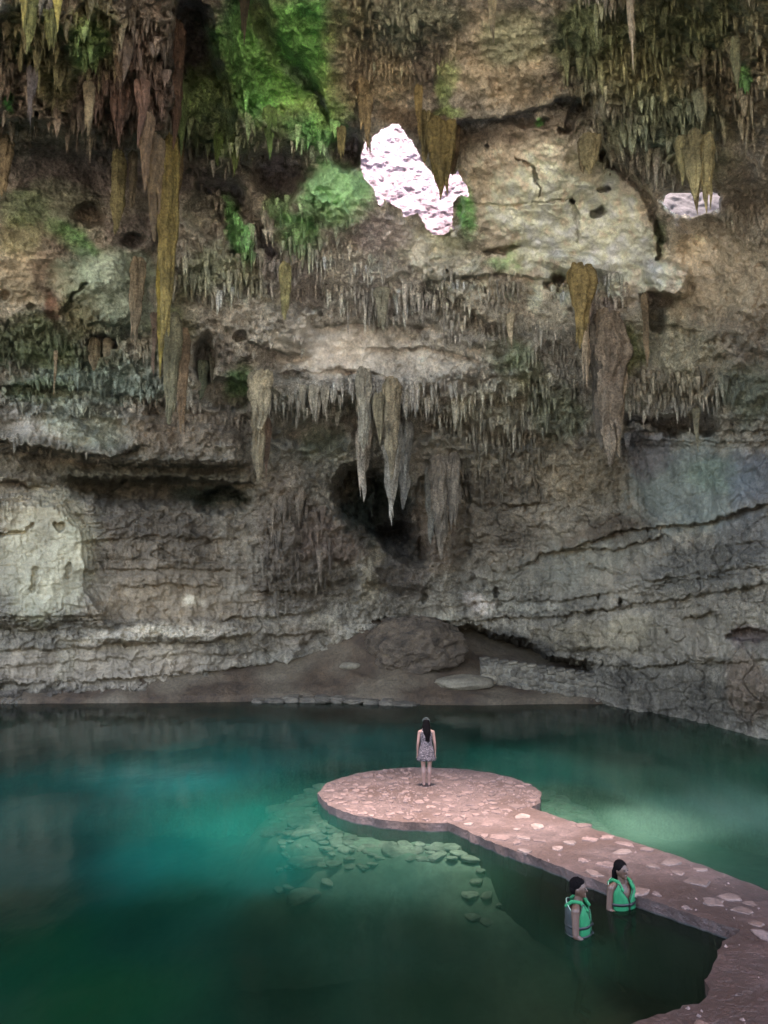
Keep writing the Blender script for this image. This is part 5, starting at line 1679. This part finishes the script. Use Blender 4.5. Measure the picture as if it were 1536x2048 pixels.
def swimmer(name, loc, rz, label, zoff, longhair, lean=0.0):
    """local frame: faces +Y, z=0 at the water surface is placed by zoff"""
    root = empty('person', loc, rz)
    tag(root, label, 'person')
    S = np.array([0, 0, zoff])
    ps = []
    for s in (-1, 1):
        hip = (s * .095, 0, .90)
        knee = (s * .11, .05, .50)
        ank = (s * .10, -.05, .10)
        ps += [capsule(hip, knee, .09, .058), capsule(knee, ank, .056, .036), capsule(ank, (s * .10, .10, .035), .038, .028)]
        sh = (s * .195, -.005, 1.42)
        el = (s * .25, .0, 1.13)
        wr_ = (s * .21, .20, .985) if not longhair else (s * .17, .24, 1.06)
        ps += [capsule((s * .07, 0, 1.46), sh, .055, .058), capsule(sh, el, .056, .042), capsule(el, wr_, .041, .026)]
        hv = np.array(wr_) - np.array(el)
        ps += hand_parts(wr_, hv, s, 1.05)
    ps += [ellipsoid((0, 0, .95), (.17, .12, .13)), ellipsoid((0, 0, 1.12), (.16, .115, .17)), ellipsoid((0, 0, 1.32), (.18, .12, .16)),
           capsule((0, 0, 1.42), (0, .015, 1.56), .060, .054), ellipsoid((0, .02, 1.655), (.078, .095, .115)), ellipsoid((0, .055, 1.59), (.052, .055, .052)),
           capsule((0, .108, 1.665), (0, .128, 1.632), .011, .014, 8), ellipsoid((0, .103, 1.590), (.026, .012, .010), 10), ellipsoid((0, .10, 1.555), (.022, .015, .014), 10),
           ellipsoid((.077, .01, 1.64), (.011, .019, .032), 10), ellipsoid((-.077, .01, 1.64), (.011, .019, .032), 10),
           ellipsoid((.03, .102, 1.685), (.02, .010, .007), 10), ellipsoid((-.03, .102, 1.685), (.02, .010, .007), 10)]
    ps = [(V + S, Fc) for V, Fc in ps]
    body = organic('body', ps, M_SKIN2, root)
    for s in (-1, 1):
        V, Fc = ellipsoid((s * .031, .106, 1.664 + zoff), (.013, .009, .007), 10)
        mesh_obj('eye', V, np.array([f for f in Fc if len(f) == 4]), M_EYE, root)
    if longhair:
        hp = [ellipsoid((0, -.005, 1.685), (.09, .105, .105)), ellipsoid((0, -.07, 1.60), (.082, .055, .10))]
        for k in range(9):
            a = -1.1 + 2.2 * k / 8
            x, y = math.sin(a) * .08, -.04 - math.cos(a) * .05
            hp.append(capsule((x, y, 1.62), (x * 1.1, y - .03, 1.36), .028, .014, 8))
    else:
        hp = [ellipsoid((0, -.012, 1.70), (.086, .100, .098)), ellipsoid((0, -.05, 1.64), (.08, .06, .075)), ellipsoid((0, .05, 1.745), (.06, .045, .035))]
        for k in range(26):
            a = k * 2.4
            q = .07 * math.sqrt(k / 26)
            hp.append(capsule((math.cos(a) * q, math.sin(a) * q - .005, 1.77 - q * .5), (math.cos(a) * q * 1.2, math.sin(a) * q * 1.2, 1.805 - q * .6), .012, .007, 6))
    hp = [(V + S, Fc) for V, Fc in hp]
    organic('hair', hp, M_HAIR, root, .007, 2)
    # vest: two front panels with a V neck, back panel, piping, belt and buckle
    vest = empty('life_vest', (0, 0, zoff))
    vest.parent = root

    def panel(a0_, a1_, ztopf, z0, nm, mat, th_in=.004, th_out=.045):
        nu, nv = 14, 12
        V = []
        for layer in (0, 1):
            for j in range(nv):
                for i in range(nu):
                    u = i / (nu - 1)
                    a = a0_ + (a1_ - a0_) * u
                    zt = ztopf(u)
                    z = z0 + (zt - z0) * j / (nv - 1)
                    puff = 1 if layer == 0 else 0
                    edge = min(1, 5 * min(u, 1 - u), 5 * min(j / (nv - 1), 1 - j / (nv - 1)))
                    rr_ = (th_out * (.55 + .45 * edge) if layer == 0 else th_in)
                    rx_, ry_ = .187 + rr_, .128 + rr_
                    zs = 1 - .12 * max(0, (z - 1.38) / .1)
                    V.append((rx_ * math.cos(a) * zs, ry_ * math.sin(a), z))
        Fc = []
        N = nu * nv
        for j in range(nv - 1):
            for i in range(nu - 1):
                a = j * nu + i
                Fc.append((a, a + 1, a + nu + 1, a + nu))
                Fc.append((N + a, N + a + nu, N + a + nu + 1, N + a + 1))
        for i in range(nu - 1):
            Fc.append((i, N + i, N + i + 1, i + 1))
            a = (nv - 1) * nu + i
            Fc.append((a, a + 1, N + a + 1, N + a))
        for j in range(nv - 1):
            a = j * nu
            Fc.append((a, a + nu, N + a + nu, N + a))
            a = j * nu + nu - 1
            Fc.append((a, N + a, N + a + nu, a + nu))
        o = mesh_obj(nm, V, Fc, mat, vest)
        # piping round the panel edge
        e = [V[i] for i in range(nu)] + [V[j * nu + nu - 1] for j in range(nv)] + [V[(nv - 1) * nu + i] for i in range(nu - 1, -1, -1)] + [V[j * nu] for j in range(nv - 1, -1, -1)]
        pb = MB()
        for p_, q_ in zip(e[:-1], e[1:]):
            if np.linalg.norm(np.array(p_) - np.array(q_)) > 1e-5:
                V2, F2 = capsule(p_, q_, .006, .006, 6, 1)
                pb.add(V2, F2)
        pb.build('piping', M_PIPE if nm == 'back_panel' else M_STRAP, vest)
        return o
    z0 = 1.06
    PI = math.pi
    panel(PI / 2 + .06, PI * .93, lambda u: 1.27 + .23 * min(1, u * 1.6) - .16 * max(0, u - .7) / .3, z0, 'front_panel', M_VEST)
    panel(PI / 2 - .06, PI * .07, lambda u: 1.27 + .23 * min(1, u * 1.6) - .16 * max(0, u - .7) / .3, z0, 'front_panel', M_VEST)
    panel(PI + .12, 2 * PI - .12, lambda u: 1.38 + .12 * math.sin(PI * u), z0, 'back_panel', M_HOOD)
    for s in (-1, 1):
        sp = MB()
        for a_, b__ in [((s * .105, .13, 1.42), (s * .11, .06, 1.505)), ((s * .11, .06, 1.51), (s * .11, -.06, 1.51)), ((s * .11, -.06, 1.51), (s * .10, -.14, 1.44))]:
            V, Fc = capsule(a_, b__, .024, .024, 10, 2)
            sp.add(V, Fc)
        sp.build('shoulder_strap', M_VEST, vest)
    for zb__ in (1.22, 1.10):
        rg = [(zb__ + dz, 0, 0, .187 + .052, .128 + .052) for dz in (-.018, .018)]
        V, Fc = loft(rg, 40)
        bl = mesh_obj('belt', V, Fc, M_STRAP, vest)
        sd_ = bl.modifiers.new('t', 'SOLIDIFY')
        sd_.thickness = .008
        V, Fc = ellipsoid((0, .187, zb__), (.030, .012, .022), 12)
        mesh_obj('buckle', V, np.array([f for f in Fc if len(f) == 4]), M_STRAP, vest)
    return root


def water_pt(px, py):
    return on_z(px, py, 0)


q = water_pt(1157, 1862)
man = swimmer('man', (q[0], q[1], 0), math.radians(-112), 'short haired swimmer in a green life vest, waist deep and nearer the camera', -1.10, False)
q = water_pt(1243, 1812)
girl = swimmer('woman', (q[0], q[1], 0), math.radians(-150), 'long haired swimmer in a green life vest, chest deep beside the walkway', -1.14, True)
print('stal', len(cand), 'subs', len(subs), 'flags', len(spots))
